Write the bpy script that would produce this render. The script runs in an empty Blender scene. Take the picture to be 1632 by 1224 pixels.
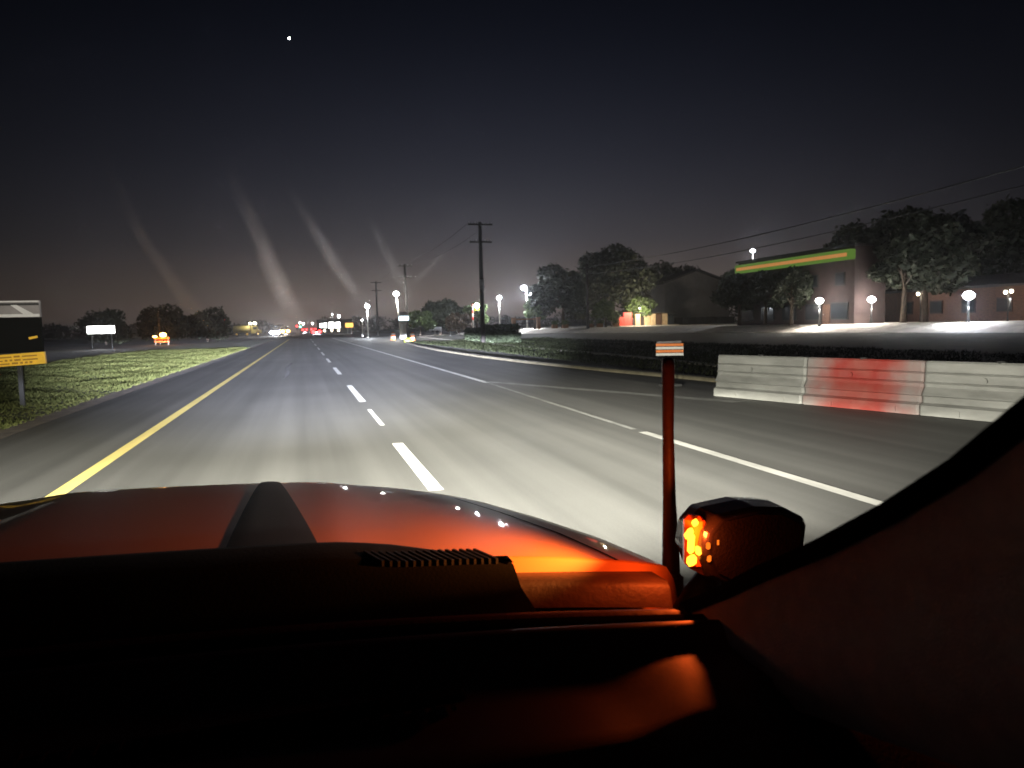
import bpy, math, random
import numpy as np
from mathutils import Vector, Matrix, Euler

scene = bpy.context.scene
col = scene.collection
R = math.radians
random.seed(7)
rng = np.random.default_rng(11)

# ------------------------------------------------------------------ camera
cam_d = bpy.data.cameras.new('camera')
cam = bpy.data.objects.new('camera', cam_d)
col.objects.link(cam)
cam_d.sensor_width = 36.0
cam_d.lens = 36.0 * 1150.0 / 1632.0
cam_d.clip_start = 0.05
cam_d.clip_end = 9000
cam.location = (0, 0, 1.62)
cam.rotation_euler = (Matrix.Rotation(-R(15.997), 3, 'Z') @ Matrix.Rotation(R(90 - 4.678), 3, 'X')
                      @ Matrix.Rotation(R(-1.4), 3, 'Z')).to_euler()
cam_d.dof.use_dof = True
cam_d.dof.focus_distance = 3.4
cam_d.dof.aperture_fstop = 25.4 / 5.2
scene.camera = cam

# ------------------------------------------------------------------ sky (deep dusk)
world = bpy.data.worlds.new('World')
scene.world = world
world.use_nodes = True
wt = world.node_tree
wt.nodes.clear()
w_out = wt.nodes.new('ShaderNodeOutputWorld')
w_bg = wt.nodes.new('ShaderNodeBackground')
w_sky = wt.nodes.new('ShaderNodeTexSky')
w_sky.sky_type = 'NISHITA'
w_sky.sun_disc = False
w_sky.sun_elevation = R(-5.0)
w_sky.sun_rotation = R(12)
w_sky.altitude = 50
w_sky.air_density = 1.0
w_sky.dust_density = 2.0
w_bg.inputs['Strength'].default_value = 0.03
# light-polluted air glow near the horizon, the same all the way round
w_tc = wt.nodes.new('ShaderNodeTexCoord')
w_sep = wt.nodes.new('ShaderNodeSeparateXYZ')
wt.links.new(w_tc.outputs['Generated'], w_sep.inputs[0])
w_ramp = wt.nodes.new('ShaderNodeValToRGB')
cr = w_ramp.color_ramp
cr.interpolation = 'B_SPLINE'
cr.elements[0].position = 0.0
cr.elements[0].color = (0.200, 0.150, 0.125, 1)
cr.elements[1].position = 1.0
cr.elements[1].color = (0.0012, 0.0016, 0.003, 1)
for pos, c in ((0.05, (0.108, 0.085, 0.075)), (0.11, (0.043, 0.041, 0.050)), (0.22, (0.019, 0.020, 0.031)), (0.36, (0.0050, 0.0062, 0.0125)), (0.52, (0.0014, 0.0018, 0.004))):
    e = cr.elements.new(pos)
    e.color = (*c, 1)
wt.links.new(w_sep.outputs['Z'], w_ramp.inputs['Fac'])
w_bg2 = wt.nodes.new('ShaderNodeBackground')
w_bg2.inputs['Strength'].default_value = 1.0
# the last of the twilight: strongest over the place where the sun went down, a little right of the road
w_dot = wt.nodes.new('ShaderNodeVectorMath'); w_dot.operation = 'DOT_PRODUCT'
w_dot.inputs[1].default_value = (math.sin(R(15)), math.cos(R(15)), 0)
wt.links.new(w_tc.outputs['Generated'], w_dot.inputs[0])
w_mx = wt.nodes.new('ShaderNodeMath'); w_mx.operation = 'MAXIMUM'; w_mx.inputs[1].default_value = 0.0
wt.links.new(w_dot.outputs['Value'], w_mx.inputs[0])
w_pw = wt.nodes.new('ShaderNodeMath'); w_pw.operation = 'POWER'; w_pw.inputs[1].default_value = 8.0
wt.links.new(w_mx.outputs[0], w_pw.inputs[0])
w_ma = wt.nodes.new('ShaderNodeMath'); w_ma.operation = 'MULTIPLY_ADD'; w_ma.inputs[1].default_value = 0.95; w_ma.inputs[2].default_value = 0.10
wt.links.new(w_pw.outputs[0], w_ma.inputs[0])
w_sc = wt.nodes.new('ShaderNodeVectorMath'); w_sc.operation = 'SCALE'
wt.links.new(w_ramp.outputs['Color'], w_sc.inputs[0]); wt.links.new(w_ma.outputs[0], w_sc.inputs['Scale'])
wt.links.new(w_sc.outputs[0], w_bg2.inputs['Color'])
wt.links.new(w_sky.outputs['Color'], w_bg.inputs['Color'])
w_add = wt.nodes.new('ShaderNodeAddShader')
wt.links.new(w_bg.outputs[0], w_add.inputs[0])
wt.links.new(w_bg2.outputs[0], w_add.inputs[1])
wt.links.new(w_add.outputs[0], w_out.inputs['Surface'])

scene.view_settings.view_transform = 'Standard'
scene.view_settings.look = 'None'
scene.view_settings.exposure = 0.0
scene.view_settings.gamma = 1.0
scene.view_settings.use_curve_mapping = False
scene.cycles.use_denoising = True
scene.cycles.max_bounces = 5
scene.cycles.diffuse_bounces = 2
scene.cycles.glossy_bounces = 3
scene.cycles.volume_bounces = 0
scene.cycles.sample_clamp_indirect = 4.0
scene.cycles.use_light_tree = True

# ------------------------------------------------------------------ materials
def nd(t, kind, **kw):
    n = t.nodes.new(kind)
    for k, v in kw.items():
        setattr(n, k, v)
    return n

def mat(name, color, rough=0.7, metal=0.0, vary=0.0, vscale=3.0, stretch=(1, 1, 1), bump=0.0, bscale=40.0,
        coat=0.0, second=None, spec=0.5):
    m = bpy.data.materials.new(name)
    m.use_nodes = True
    t = m.node_tree
    b = t.nodes['Principled BSDF']
    b.inputs['Base Color'].default_value = (*color, 1)
    b.inputs['Roughness'].default_value = rough
    b.inputs['Metallic'].default_value = metal
    b.inputs['Specular IOR Level'].default_value = spec
    if coat:
        b.inputs['Coat Weight'].default_value = coat
        b.inputs['Coat Roughness'].default_value = 0.03
    tc = nd(t, 'ShaderNodeTexCoord')
    if vary or second:
        mp = nd(t, 'ShaderNodeMapping')
        mp.inputs['Scale'].default_value = stretch
        t.links.new(tc.outputs['Object'], mp.inputs['Vector'])
        nz = nd(t, 'ShaderNodeTexNoise')
        nz.inputs['Scale'].default_value = vscale
        nz.inputs['Detail'].default_value = 6
        nz.inputs['Roughness'].default_value = 0.6
        t.links.new(mp.outputs[0], nz.inputs['Vector'])
        rp = nd(t, 'ShaderNodeValToRGB')
        c2 = second if second else tuple(min(1, c * (1 + vary)) for c in color)
        c1 = color if second else tuple(c * max(0, 1 - vary) for c in color)
        rp.color_ramp.elements[0].position = 0.34
        rp.color_ramp.elements[0].color = (*c1, 1)
        rp.color_ramp.elements[1].position = 0.66
        rp.color_ramp.elements[1].color = (*c2, 1)
        t.links.new(nz.outputs['Fac'], rp.inputs['Fac'])
        t.links.new(rp.outputs[0], b.inputs['Base Color'])
    if bump:
        nb = nd(t, 'ShaderNodeTexNoise')
        nb.inputs['Scale'].default_value = bscale
        nb.inputs['Detail'].default_value = 4
        t.links.new(tc.outputs['Object'], nb.inputs['Vector'])
        bp = nd(t, 'ShaderNodeBump')
        bp.inputs['Strength'].default_value = bump
        bp.inputs['Distance'].default_value = 0.01
        t.links.new(nb.outputs['Fac'], bp.inputs['Height'])
        t.links.new(bp.outputs[0], b.inputs['Normal'])
    return m

def glow(name, color, strength):
    m = bpy.data.materials.new(name)
    m.use_nodes = True
    t = m.node_tree
    t.nodes.clear()
    o = nd(t, 'ShaderNodeOutputMaterial')
    e = nd(t, 'ShaderNodeEmission')
    e.inputs['Color'].default_value = (*color, 1)
    e.inputs['Strength'].default_value = strength
    t.links.new(e.outputs[0], o.inputs['Surface'])
    m.cycles.emission_sampling = 'NONE'
    return m

def asphalt():
    m = bpy.data.materials.new('asphalt')
    m.use_nodes = True
    t = m.node_tree
    b = t.nodes['Principled BSDF']
    b.inputs['Roughness'].default_value = 0.62
    b.inputs['Specular IOR Level'].default_value = 0.4
    tc = nd(t, 'ShaderNodeTexCoord')
    # long wear streaks along the lanes
    mp = nd(t, 'ShaderNodeMapping')
    mp.inputs['Scale'].default_value = (2.2, 0.035, 1)
    t.links.new(tc.outputs['Object'], mp.inputs[0])
    n1 = nd(t, 'ShaderNodeTexNoise')
    n1.inputs['Scale'].default_value = 1.0
    n1.inputs['Detail'].default_value = 5
    t.links.new(mp.outputs[0], n1.inputs[0])
    # broad patches
    n2 = nd(t, 'ShaderNodeTexNoise')
    n2.inputs['Scale'].default_value = 0.22
    n2.inputs['Detail'].default_value = 6
    t.links.new(tc.outputs['Object'], n2.inputs[0])
    # aggregate
    n3 = nd(t, 'ShaderNodeTexNoise')
    n3.inputs['Scale'].default_value = 55
    n3.inputs['Detail'].default_value = 3
    t.links.new(tc.outputs['Object'], n3.inputs[0])
    r1 = nd(t, 'ShaderNodeMapRange'); r1.inputs[1].default_value = .3; r1.inputs[2].default_value = .7; r1.inputs[3].default_value = .68; r1.inputs[4].default_value = 1.26
    r2 = nd(t, 'ShaderNodeMapRange'); r2.inputs[1].default_value = .3; r2.inputs[2].default_value = .7; r2.inputs[3].default_value = .80; r2.inputs[4].default_value = 1.16
    r3 = nd(t, 'ShaderNodeMapRange'); r3.inputs[1].default_value = .3; r3.inputs[2].default_value = .7; r3.inputs[3].default_value = .88; r3.inputs[4].default_value = 1.12
    t.links.new(n1.outputs['Fac'], r1.inputs[0]); t.links.new(n2.outputs['Fac'], r2.inputs[0]); t.links.new(n3.outputs['Fac'], r3.inputs[0])
    m1 = nd(t, 'ShaderNodeMath', operation='MULTIPLY'); m2 = nd(t, 'ShaderNodeMath', operation='MULTIPLY')
    t.links.new(r1.outputs[0], m1.inputs[0]); t.links.new(r2.outputs[0], m1.inputs[1])
    t.links.new(m1.outputs[0], m2.inputs[0]); t.links.new(r3.outputs[0], m2.inputs[1])
    vm = nd(t, 'ShaderNodeVectorMath', operation='SCALE')
    vm.inputs[0].default_value = (0.094, 0.093, 0.090)
    t.links.new(m2.outputs[0], vm.inputs['Scale'])
    t.links.new(vm.outputs[0], b.inputs['Base Color'])
    bp = nd(t, 'ShaderNodeBump')
    bp.inputs['Strength'].default_value = 0.25
    bp.inputs['Distance'].default_value = 0.006
    t.links.new(n3.outputs['Fac'], bp.inputs['Height'])
    t.links.new(bp.outputs[0], b.inputs['Normal'])
    return m

M = dict(
    asphalt=asphalt(),
    old_asphalt=mat('old_asphalt', (0.07, 0.068, 0.065), .9, vary=.3, vscale=.6),
    soil=mat('turf', (0.032, 0.036, 0.014), .95, second=(0.07, 0.06, 0.03), vscale=.7, bump=.6, bscale=12),
    verge=mat('verge_turf', (0.045, 0.062, 0.018), .95, second=(0.10, 0.095, 0.04), vscale=.55, bump=.8, bscale=14),
    gravel=mat('shoulder_dirt', (0.13, 0.10, 0.075), .95, vary=.35, vscale=3, bump=.6, bscale=30),
    concrete=mat('concrete', (0.46, 0.42, 0.37), .85, vary=.22, vscale=.9, bump=.2, bscale=25),
    gutter=mat('gutter_concrete', (0.12, 0.105, 0.068), .88, vary=.25, vscale=1.4, bump=.25, bscale=22),
    yellow_paint=mat('yellow_paint', (0.74, 0.60, 0.20), .6, vary=.14, vscale=2.0, stretch=(1, .2, 1), bump=.2, bscale=60),
    white_paint=mat('white_paint', (0.62, 0.62, 0.60), .6, vary=.16, vscale=2.5, stretch=(1, .25, 1), bump=.2, bscale=60),
    worn_paint=mat('worn_paint', (0.16, 0.16, 0.155), .75, second=(0.30, 0.30, 0.29), vscale=3.5, stretch=(1, .4, 1)),
    wood=mat('weathered_wood', (0.035, 0.030, 0.027), .9, vary=.3, vscale=4, stretch=(4, 4, .4)),
    bark=mat('bark', (0.07, 0.05, 0.035), .95, vary=.35, vscale=5, stretch=(2, 2, .5)),
    wire=mat('wire', (0.012, 0.012, 0.014), .6),
    grey_metal=mat('galvanised', (0.33, 0.33, 0.34), .5, .3, vary=.12, vscale=5),
    pale_metal=mat('pale_painted_metal', (0.62, 0.60, 0.54), .5, 0, vary=.1, vscale=4),
    black_plastic=mat('black_plastic', (0.011, 0.010, 0.010), .6, vary=.2, vscale=9, bump=.15, bscale=180, spec=.12),
    dash=mat('dash_vinyl', (0.028, 0.026, 0.026), .5, vary=.12, vscale=14, bump=.12, bscale=420, spec=.35),
    seal=mat('rubber_seal', (0.004, 0.004, 0.004), .9, spec=0.0),
    trim=mat('pillar_cloth', (0.78, 0.68, 0.64), .95, vary=.1, vscale=30, bump=.2, bscale=300),
    black_gloss=mat('black_gloss', (0.010, 0.009, 0.010), .22, coat=.4),
    paint=mat('orange_red_paint', (0.50, 0.20, 0.07), .5, vary=.05, vscale=1.2, coat=.3, spec=.25),
    wedge=mat('satin_black_wedge', (0.012, 0.012, 0.015), .6, spec=.18),
    post=mat('brown_painted_steel', (0.055, 0.030, 0.025), .55, vary=.2, vscale=16, bump=.15, bscale=90),
    reflect_orange=mat('orange_sheeting', (0.85, 0.26, 0.08), .5),
    reflect_white=mat('white_sheeting', (0.75, 0.75, 0.72), .5),
    barrier_white=mat('white_polyethylene', (0.16, 0.16, 0.15), .6, second=(0.27, 0.27, 0.255), vscale=2.2, stretch=(.5, .5, 2), bump=.1, bscale=30),
    barrier_red=mat('red_polyethylene', (0.25, 0.024, 0.018), .55, second=(0.26, 0.07, 0.055), vscale=2.4, bump=.1, bscale=30),
    dark=mat('dark_recess', (0.02, 0.02, 0.02), .8),
    sign_black=mat('sign_black', (0.006, 0.006, 0.006), .8, spec=.05),
    sign_white=mat('sign_white', (0.55, 0.53, 0.53), .5, vary=.08, vscale=4),
    sign_grey=mat('sign_grey', (0.20, 0.18, 0.18), .6, vary=.12, vscale=4),
    sign_yellow=mat('sign_yellow', (0.80, 0.46, 0.03), .5, vary=.08, vscale=6),
    sign_ink=mat('sign_ink', (0.33, 0.16, 0.01), .6),
    brick=mat('brick_wall', (0.10, 0.050, 0.032), .9, vary=.3, vscale=3, stretch=(1, 1, 4)),
    dark_brick=mat('dark_red_render', (0.040, 0.024, 0.022), .9, vary=.2, vscale=1),
    siding=mat('grey_siding', (0.15, 0.14, 0.143), .8, vary=.1, vscale=1.2),
    roof=mat('dark_shingle', (0.035, 0.033, 0.035), .9, vary=.3, vscale=3),
    cream=mat('cream_wall', (0.55, 0.40, 0.24), .8, vary=.2, vscale=2),
    red_wall=mat('red_panel', (0.72, 0.05, 0.035), .6, vary=.1, vscale=2),
    white_wall=mat('white_panel', (0.62, 0.62, 0.64), .6, vary=.06, vscale=1),
    glass_dark=mat('dark_glass', (0.02, 0.025, 0.03), .08),
    tyre=mat('tyre', (0.012, 0.012, 0.012), .9),
    olive=mat('olive_yellow_tank', (0.34, 0.28, 0.09), .5, vary=.15, vscale=1.5),
    timber=mat('orange_timber', (0.30, 0.15, 0.07), .8, vary=.25, vscale=3, stretch=(3, 3, .6)),
    car_dark=mat('car_dark_paint', (0.02, 0.02, 0.024), .3, coat=.8),
    car_grey=mat('car_grey_paint', (0.12, 0.12, 0.13), .3, coat=.8),
    car_red=mat('car_maroon_paint', (0.14, 0.02, 0.02), .3, coat=.8),
    drum_orange=mat('drum_orange', (0.80, 0.20, 0.03), .55),
    lime=mat('lime_sign', (0.45, 0.60, 0.05), .5),
    hedge=mat('hedge_leaf', (0.030, 0.042, 0.018), .8, vary=.4, vscale=1.5),
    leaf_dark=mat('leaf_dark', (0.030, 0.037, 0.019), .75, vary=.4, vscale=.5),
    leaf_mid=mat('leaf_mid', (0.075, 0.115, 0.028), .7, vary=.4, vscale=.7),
    leaf_brown=mat('leaf_brown', (0.095, 0.060, 0.035), .8, vary=.35, vscale=.8),
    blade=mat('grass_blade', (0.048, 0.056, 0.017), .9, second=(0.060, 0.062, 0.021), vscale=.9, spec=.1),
    dark_blade=mat('unlit_dark_grass', (0.016, 0.019, 0.009), .95, vary=.3, vscale=.8, spec=.05),  # right verge grass: the lack of light is put into a darker colour
    lamp_white=glow('lamp_white', (1.0, 0.97, 0.93), 150),
    lamp_cool=glow('lamp_cool', (0.86, 0.90, 1.0), 150),
    lamp_warm=glow('lamp_warm', (1.0, 0.85, 0.6), 30),
    lamp_amber=glow('lamp_amber', (1.0, 0.23, 0.012), 9),
    lamp_orange=glow('lamp_orange', (1.0, 0.45, 0.12), 30),
    lamp_red=glow('lamp_red', (1.0, 0.03, 0.03), 14),
    lamp_green=glow('lamp_green', (0.15, 1.0, 0.62), 12),
    lit_white=glow('lit_panel_white', (1.0, 1.0, 0.97), 14),
    lit_blue=glow('lit_panel_blue', (0.75, 0.9, 1.0), 4),
    lit_orange=glow('lit_panel_orange', (1.0, 0.55, 0.12), 2.2),
    band_green=glow('lit_green_band', (0.22, 0.42, 0.07), .36),
    band_orange=glow('lit_orange_band', (0.95, 0.40, 0.12), .48),
    window_warm=glow('lit_window', (1.0, 0.62, 0.3), .5),
    star=glow('planet_light', (1.0, 0.97, 0.9), 60),
)

# ------------------------------------------------------------------ mesh helpers
class MB:
    def __init__(s):
        s.v = []; s.f = []
    def add(s, vs, fs):
        o = len(s.v)
        s.v += [tuple(p) for p in vs]
        s.f += [tuple(i + o for i in f) for f in fs]
        return s
    def box(s, c, d, rz=0.0, ry=0.0, rx=0.0, bevel=0.0):
        m = Euler((rx, ry, rz)).to_matrix()
        hx, hy, hz = d[0] / 2, d[1] / 2, d[2] / 2
        if bevel:
            b = min(bevel, hx * .9, hy * .9, hz * .9)
            ring = [(-hx + b, -hy), (hx - b, -hy), (hx, -hy + b), (hx, hy - b), (hx - b, hy), (-hx + b, hy), (-hx, hy - b), (-hx, -hy + b)]
            vs = []
            for z, k in ((-hz, b), (-hz + b, 0), (hz - b, 0), (hz, b)):
                for x, y in ring:
                    vs.append((x * (1 - k / hx), y * (1 - k / hy), z))
            fs = [tuple(range(7, -1, -1)), tuple(range(24, 32))]
            for r in range(3):
                for i in range(8):
                    fs.append((r * 8 + i, r * 8 + (i + 1) % 8, r * 8 + 8 + (i + 1) % 8, r * 8 + 8 + i))
        else:
            vs = [(x, y, z) for z in (-hz, hz) for x, y in ((-hx, -hy), (hx, -hy), (hx, hy), (-hx, hy))]
            fs = [(3, 2, 1, 0), (4, 5, 6, 7), (0, 1, 5, 4), (1, 2, 6, 5), (2, 3, 7, 6), (3, 0, 4, 7)]
        return s.add([m @ Vector(p) + Vector(c) for p in vs], fs)
    def tube(s, pts, rad, n=10, flat=1.0):
        pts = [Vector(p) for p in pts]
        if not isinstance(rad, (list, tuple)):
            rad = [rad] * len(pts)
        vs = []
        for i, p in enumerate(pts):
            d = (pts[min(i + 1, len(pts) - 1)] - pts[max(i - 1, 0)]).normalized()
            a = Vector((1, 0, 0)) if abs(d.x) < .9 else Vector((0, 1, 0))
            u = (a - d * a.dot(d)).normalized(); w = d.cross(u)
            for k in range(n):
                t = 2 * math.pi * k / n
                vs.append(p + (u * math.cos(t) + w * math.sin(t) * flat) * rad[i])
        fs = [tuple(range(n - 1, -1, -1)), tuple(range((len(pts) - 1) * n, len(pts) * n))]
        for i in range(len(pts) - 1):
            for k in range(n):
                fs.append((i * n + k, i * n + (k + 1) % n, (i + 1) * n + (k + 1) % n, (i + 1) * n + k))
        return s.add(vs, fs)
    def ball(s, c, r, n=12, m=8):
        if not isinstance(r, (list, tuple)):
            r = (r, r, r)
        vs = [(c[0], c[1], c[2] - r[2])]
        for j in range(1, m):
            a = -math.pi / 2 + math.pi * j / m
            for k in range(n):
                t = 2 * math.pi * k / n
                vs.append((c[0] + r[0] * math.cos(a) * math.cos(t), c[1] + r[1] * math.cos(a) * math.sin(t), c[2] + r[2] * math.sin(a)))
        vs.append((c[0], c[1], c[2] + r[2]))
        fs = [(0, 1 + (k + 1) % n, 1 + k) for k in range(n)]
        for j in range(m - 2):
            for k in range(n):
                a = 1 + j * n
                fs.append((a + k, a + (k + 1) % n, a + n + (k + 1) % n, a + n + k))
        a = 1 + (m - 2) * n
        fs += [(a + k, a + (k + 1) % n, len(vs) - 1) for k in range(n)]
        return s.add(vs, fs)
    def grid(s, rows):
        nr, nc = len(rows), len(rows[0])
        vs = [p for r in rows for p in r]
        fs = [(i * nc + j, i * nc + j + 1, (i + 1) * nc + j + 1, (i + 1) * nc + j) for i in range(nr - 1) for j in range(nc - 1)]
        return s.add(vs, fs)
    def strip(s, left, right):
        return s.grid([[l, r] for l, r in zip(left, right)])
    def prism(s, poly, axis, a, b):
        """poly in the two other axes, extruded along axis from a to b"""
        def P(p, t):
            return {'x': (t, p[0], p[1]), 'y': (p[0], t, p[1]), 'z': (p[0], p[1], t)}[axis]
        n = len(poly)
        vs = [P(p, a) for p in poly] + [P(p, b) for p in poly]
        fs = [tuple(range(n - 1, -1, -1)), tuple(range(n, 2 * n))] + [(i, (i + 1) % n, n + (i + 1) % n, n + i) for i in range(n)]
        return s.add(vs, fs)
    def build(s, name, material, parent=None, smooth=False, solid=0.0, bevel=0.0, kind=None, label=None, cat=None, group=None):
        off = Vector((0, 0, 0)) if parent is None else world_loc(parent)
        me = bpy.data.meshes.new(name)
        me.from_pydata([(p[0] - off.x, p[1] - off.y, p[2] - off.z) for p in s.v], [], s.f)
        me.validate()
        return finish(name, me, material, parent, smooth, solid, bevel, kind, label, cat, group)

def finish(name, me, material, parent, smooth=False, solid=0.0, bevel=0.0, kind=None, label=None, cat=None, group=None):
    import bmesh
    bm = bmesh.new(); bm.from_mesh(me)
    if len(bm.faces) < 20000:
        bmesh.ops.recalc_face_normals(bm, faces=bm.faces)
    bm.to_mesh(me); bm.free()
    if smooth:
        me.polygons.foreach_set('use_smooth', [True] * len(me.polygons))
    o = bpy.data.objects.new(name, me)
    col.objects.link(o)
    me.materials.append(M[material] if isinstance(material, str) else material)
    if parent is not None:
        o.parent = parent
    if solid:
        md = o.modifiers.new('solid', 'SOLIDIFY'); md.thickness = solid; md.offset = -1
    if bevel:
        md = o.modifiers.new('bevel', 'BEVEL'); md.width = bevel; md.segments = 2; md.limit_method = 'ANGLE'
    tag(o, label, cat, group, kind)
    return o

def world_loc(o):
    v = Vector((0, 0, 0))
    while o is not None:
        v += o.location
        o = o.parent
    return v

def tag(o, label=None, cat=None, group=None, kind=None):
    if label: o['label'] = label
    if cat: o['category'] = cat
    if group: o['group'] = group
    if kind: o['kind'] = kind
    return o

def thing(name, loc, label, cat, group=None):
    o = bpy.data.objects.new(name, None)
    o.empty_display_size = .2
    col.objects.link(o)
    o.location = loc
    return tag(o, label, cat, group)

def lamp(kind, name, loc, energy, color, parent, radius=.1, aim=None, size=60, blend=1.0):
    d = bpy.data.lights.new(name, kind)
    d.energy = energy; d.color = color
    d.shadow_soft_size = radius
    if kind == 'SPOT':
        d.spot_size = R(size); d.spot_blend = blend
    o = bpy.data.objects.new(name, d)
    col.objects.link(o)
    o.parent = parent
    o.location = Vector(loc) - world_loc(parent)
    if aim is not None:
        o.rotation_euler = (Vector(aim) - Vector(loc)).to_track_quat('-Z', 'Y').to_euler()
    return o

def quads_mesh(name, V):
    """V: (n,k,3) array of n faces with k corners"""
    n, k = V.shape[:2]
    me = bpy.data.meshes.new(name)
    me.vertices.add(n * k)
    me.vertices.foreach_set('co', V.reshape(-1).astype(np.float32))
    me.loops.add(n * k)
    me.loops.foreach_set('vertex_index', np.arange(n * k, dtype=np.int32))
    me.polygons.add(n)
    me.polygons.foreach_set('loop_start', np.arange(n, dtype=np.int32) * k)
    me.polygons.foreach_set('loop_total', np.full(n, k, dtype=np.int32))
    me.update()
    return me

def leaf_faces(centres, size):
    """a small bent leaf spray at each centre"""
    n = len(centres)
    u = rng.normal(size=(n, 3)); u /= np.linalg.norm(u, axis=1, keepdims=True)
    w = rng.normal(size=(n, 3)); w -= u * (u * w).sum(1, keepdims=True); w /= np.linalg.norm(w, axis=1, keepdims=True)
    s = (size * rng.uniform(.55, 1.35, n))[:, None]
    a = centres - u * s; b = centres + w * s * .45; c = centres + u * s; d = centres - w * s * .45
    return np.stack([a, b, c, d], 1)

# ------------------------------------------------------------------ ground, roads, kerbs
MB().grid([[(-1500, -60, -.02), (1500, -60, -.02)], [(-1500, 1600, -.02), (1500, 1600, -.02)]]).build('ground', 'soil', kind='structure')

def sheet(name, material, left, right, z, parent=None, kind='structure'):
    mb = MB().strip([(x, y, z) for x, y in left], [(x, y, z) for x, y in right])
    return mb.build(name, material, parent, kind=None if parent else kind)

right_edge = [(10.9, -8), (10.7, 8), (10.5, 14), (10.2, 17.5), (9.6, 22), (8.9, 29), (8.6, 36), (8.6, 48), (9.2, 62), (10.4, 76), (12.2, 94), (14.5, 112), (19, 128), (27, 138)]
road = sheet('road', 'asphalt', [(-4.72, y) for x, y in right_edge] + [(-4.72, 900)], right_edge + [(27, 139)], 0.0)
sheet('far_road', 'asphalt', [(-4.7, 152), (-4.7, 1400)], [(9.4, 152), (9.4, 1400)], 0.0)
sheet('cross_road', 'old_asphalt', [(-140, 139.4), (160, 138.5)], [(-140, 151.6), (160, 151.6)], .004)
sheet('opposite_road', 'old_asphalt', [(-24, -40), (-24, 1400)], [(-15.5, -40), (-15.5, 1400)], .002)
sheet('left_verge', 'verge', [(-15.3, -10), (-15.3, 138)], [(-5.05, -10), (-5.05, 138)], .006)
sheet('shoulder', 'gravel', [(-5.35, -10), (-5.2, 30), (-5.3, 70), (-5.2, 138)], [(-4.7, -10), (-4.7, 30), (-4.7, 70), (-4.7, 138)], .010)

def paint(name, material, x0, x1, y0, y1, w, n=1):
    mb = MB()
    ys = [y0 + (y1 - y0) * i / n for i in range(n + 1)]
    xs = [x0 + (x1 - x0) * i / n for i in range(n + 1)]
    mb.strip([(x - w / 2, y, .004) for x, y in zip(xs, ys)], [(x + w / 2, y, .004) for x, y in zip(xs, ys)])
    return mb.build(name, material, road)

paint('yellow_edge_line', 'yellow_paint', -2.5, -2.5, -4, 137, .17, 30)
for a, b, w in ((7.0, 10.1, .15), (12.1, 14.6, .08), (16.2, 21.2, .15), (26.5, 31.5, .15), (36.5, 41.5, .14), (47, 53.5, .13), (60, 68, .13), (76, 86, .13), (97, 109, .13), (120, 133, .13)):
    paint('lane_dash', 'white_paint', 1.2, 1.2, a, b, w)
paint('white_edge_line', mat('scuffed_white_paint', (.36, .355, .34), .7, vary=.25, vscale=3, stretch=(1, .3, 1)), 4.68, 4.74, -4, 9.6, .15, 8)
paint('faded_edge_line', 'worn_paint', 4.74, 4.95, 9.9, 19.5, .10, 4)
paint('white_edge_line', 'white_paint', 4.95, 5.15, 19.8, 137, .16, 20)
paint('turn_lane_line', 'worn_paint', 5.05, 8.15, 20.2, 12.3, .34, 6)
paint('stop_line', 'white_paint', -2.3, 4.9, 136.6, 137.6, 1, 1)
mb = MB()
for i in range(10):
    y = 26 + i * 1.15
    mb.add([(-.75 + .07 * math.sin(i * .8), y, .0045), (-.62 + .07 * math.sin(i * .8), y, .0045), (-.62 + .07 * math.sin(i * .8 + .8), y + 1.15, .0045), (-.75 + .07 * math.sin(i * .8 + .8), y + 1.15, .0045)], [(0, 1, 2, 3)])
mb.build('skid_mark', mat('skid_rubber', (.045, .045, .047), .8), road)

def ribbon(name, pts, w, z0, h, material, bevel=0.0):
    """solid raised ribbon following pts"""
    L = []; Rr = []
    for i, p in enumerate(pts):
        a = Vector(pts[max(i - 1, 0)]); b = Vector(pts[min(i + 1, len(pts) - 1)])
        d = (b - a).normalized(); n = Vector((d.y, -d.x))
        L.append(Vector(p)); Rr.append(Vector(p) + n * w)
    rows = []
    for l, r in zip(L, Rr):
        rows.append([(l.x, l.y, z0), (l.x, l.y, z0 + h * .75), (l.x + (r.x - l.x) * .08, l.y + (r.y - l.y) * .08, z0 + h), (r.x, r.y, z0 + h), (r.x, r.y, z0)])
    return MB().grid(rows).build(name, material, kind='structure')

ribbon('kerb', right_edge, .34, -.02, .12, 'gutter')
path_pts = [(13.6, 20), (14.3, 30), (15.0, 45), (15.9, 64), (17.2, 96), (18.4, 122), (24, 136)]
ribbon('footpath', path_pts, .55, -.02, .06, 'concrete')

# sloping lot on the right, on a low plateau
near = [(25, 122), (33, 107), (39, 93), (43.5, 76), (46, 60), (47.6, 42), (48.5, 20), (49, -20)]
rise = [(29.5, 124), (38, 110), (44, 96), (48, 77), (50, 60), (51.5, 42), (52.4, 20), (53, -20)]
far = [(60, 190), (110, 180), (130, 150), (140, 110), (140, 80), (140, 50), (140, 20), (140, -20)]
foot = [(20, 121), (24, 100), (26, 86), (27, 70), (27, 56), (27, 40), (27, 20), (27, -20)]
MB().grid([[(*f, 0.0), (*n, .22)] for f, n in zip(foot, near)]).build('bank', 'soil', kind='structure')
MB().grid([[(*n, .225), (*r, .93), (*f, 1.0)] for n, r, f in zip(near, rise, far)]).build('parking_lot', 'concrete', kind='structure')

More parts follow.
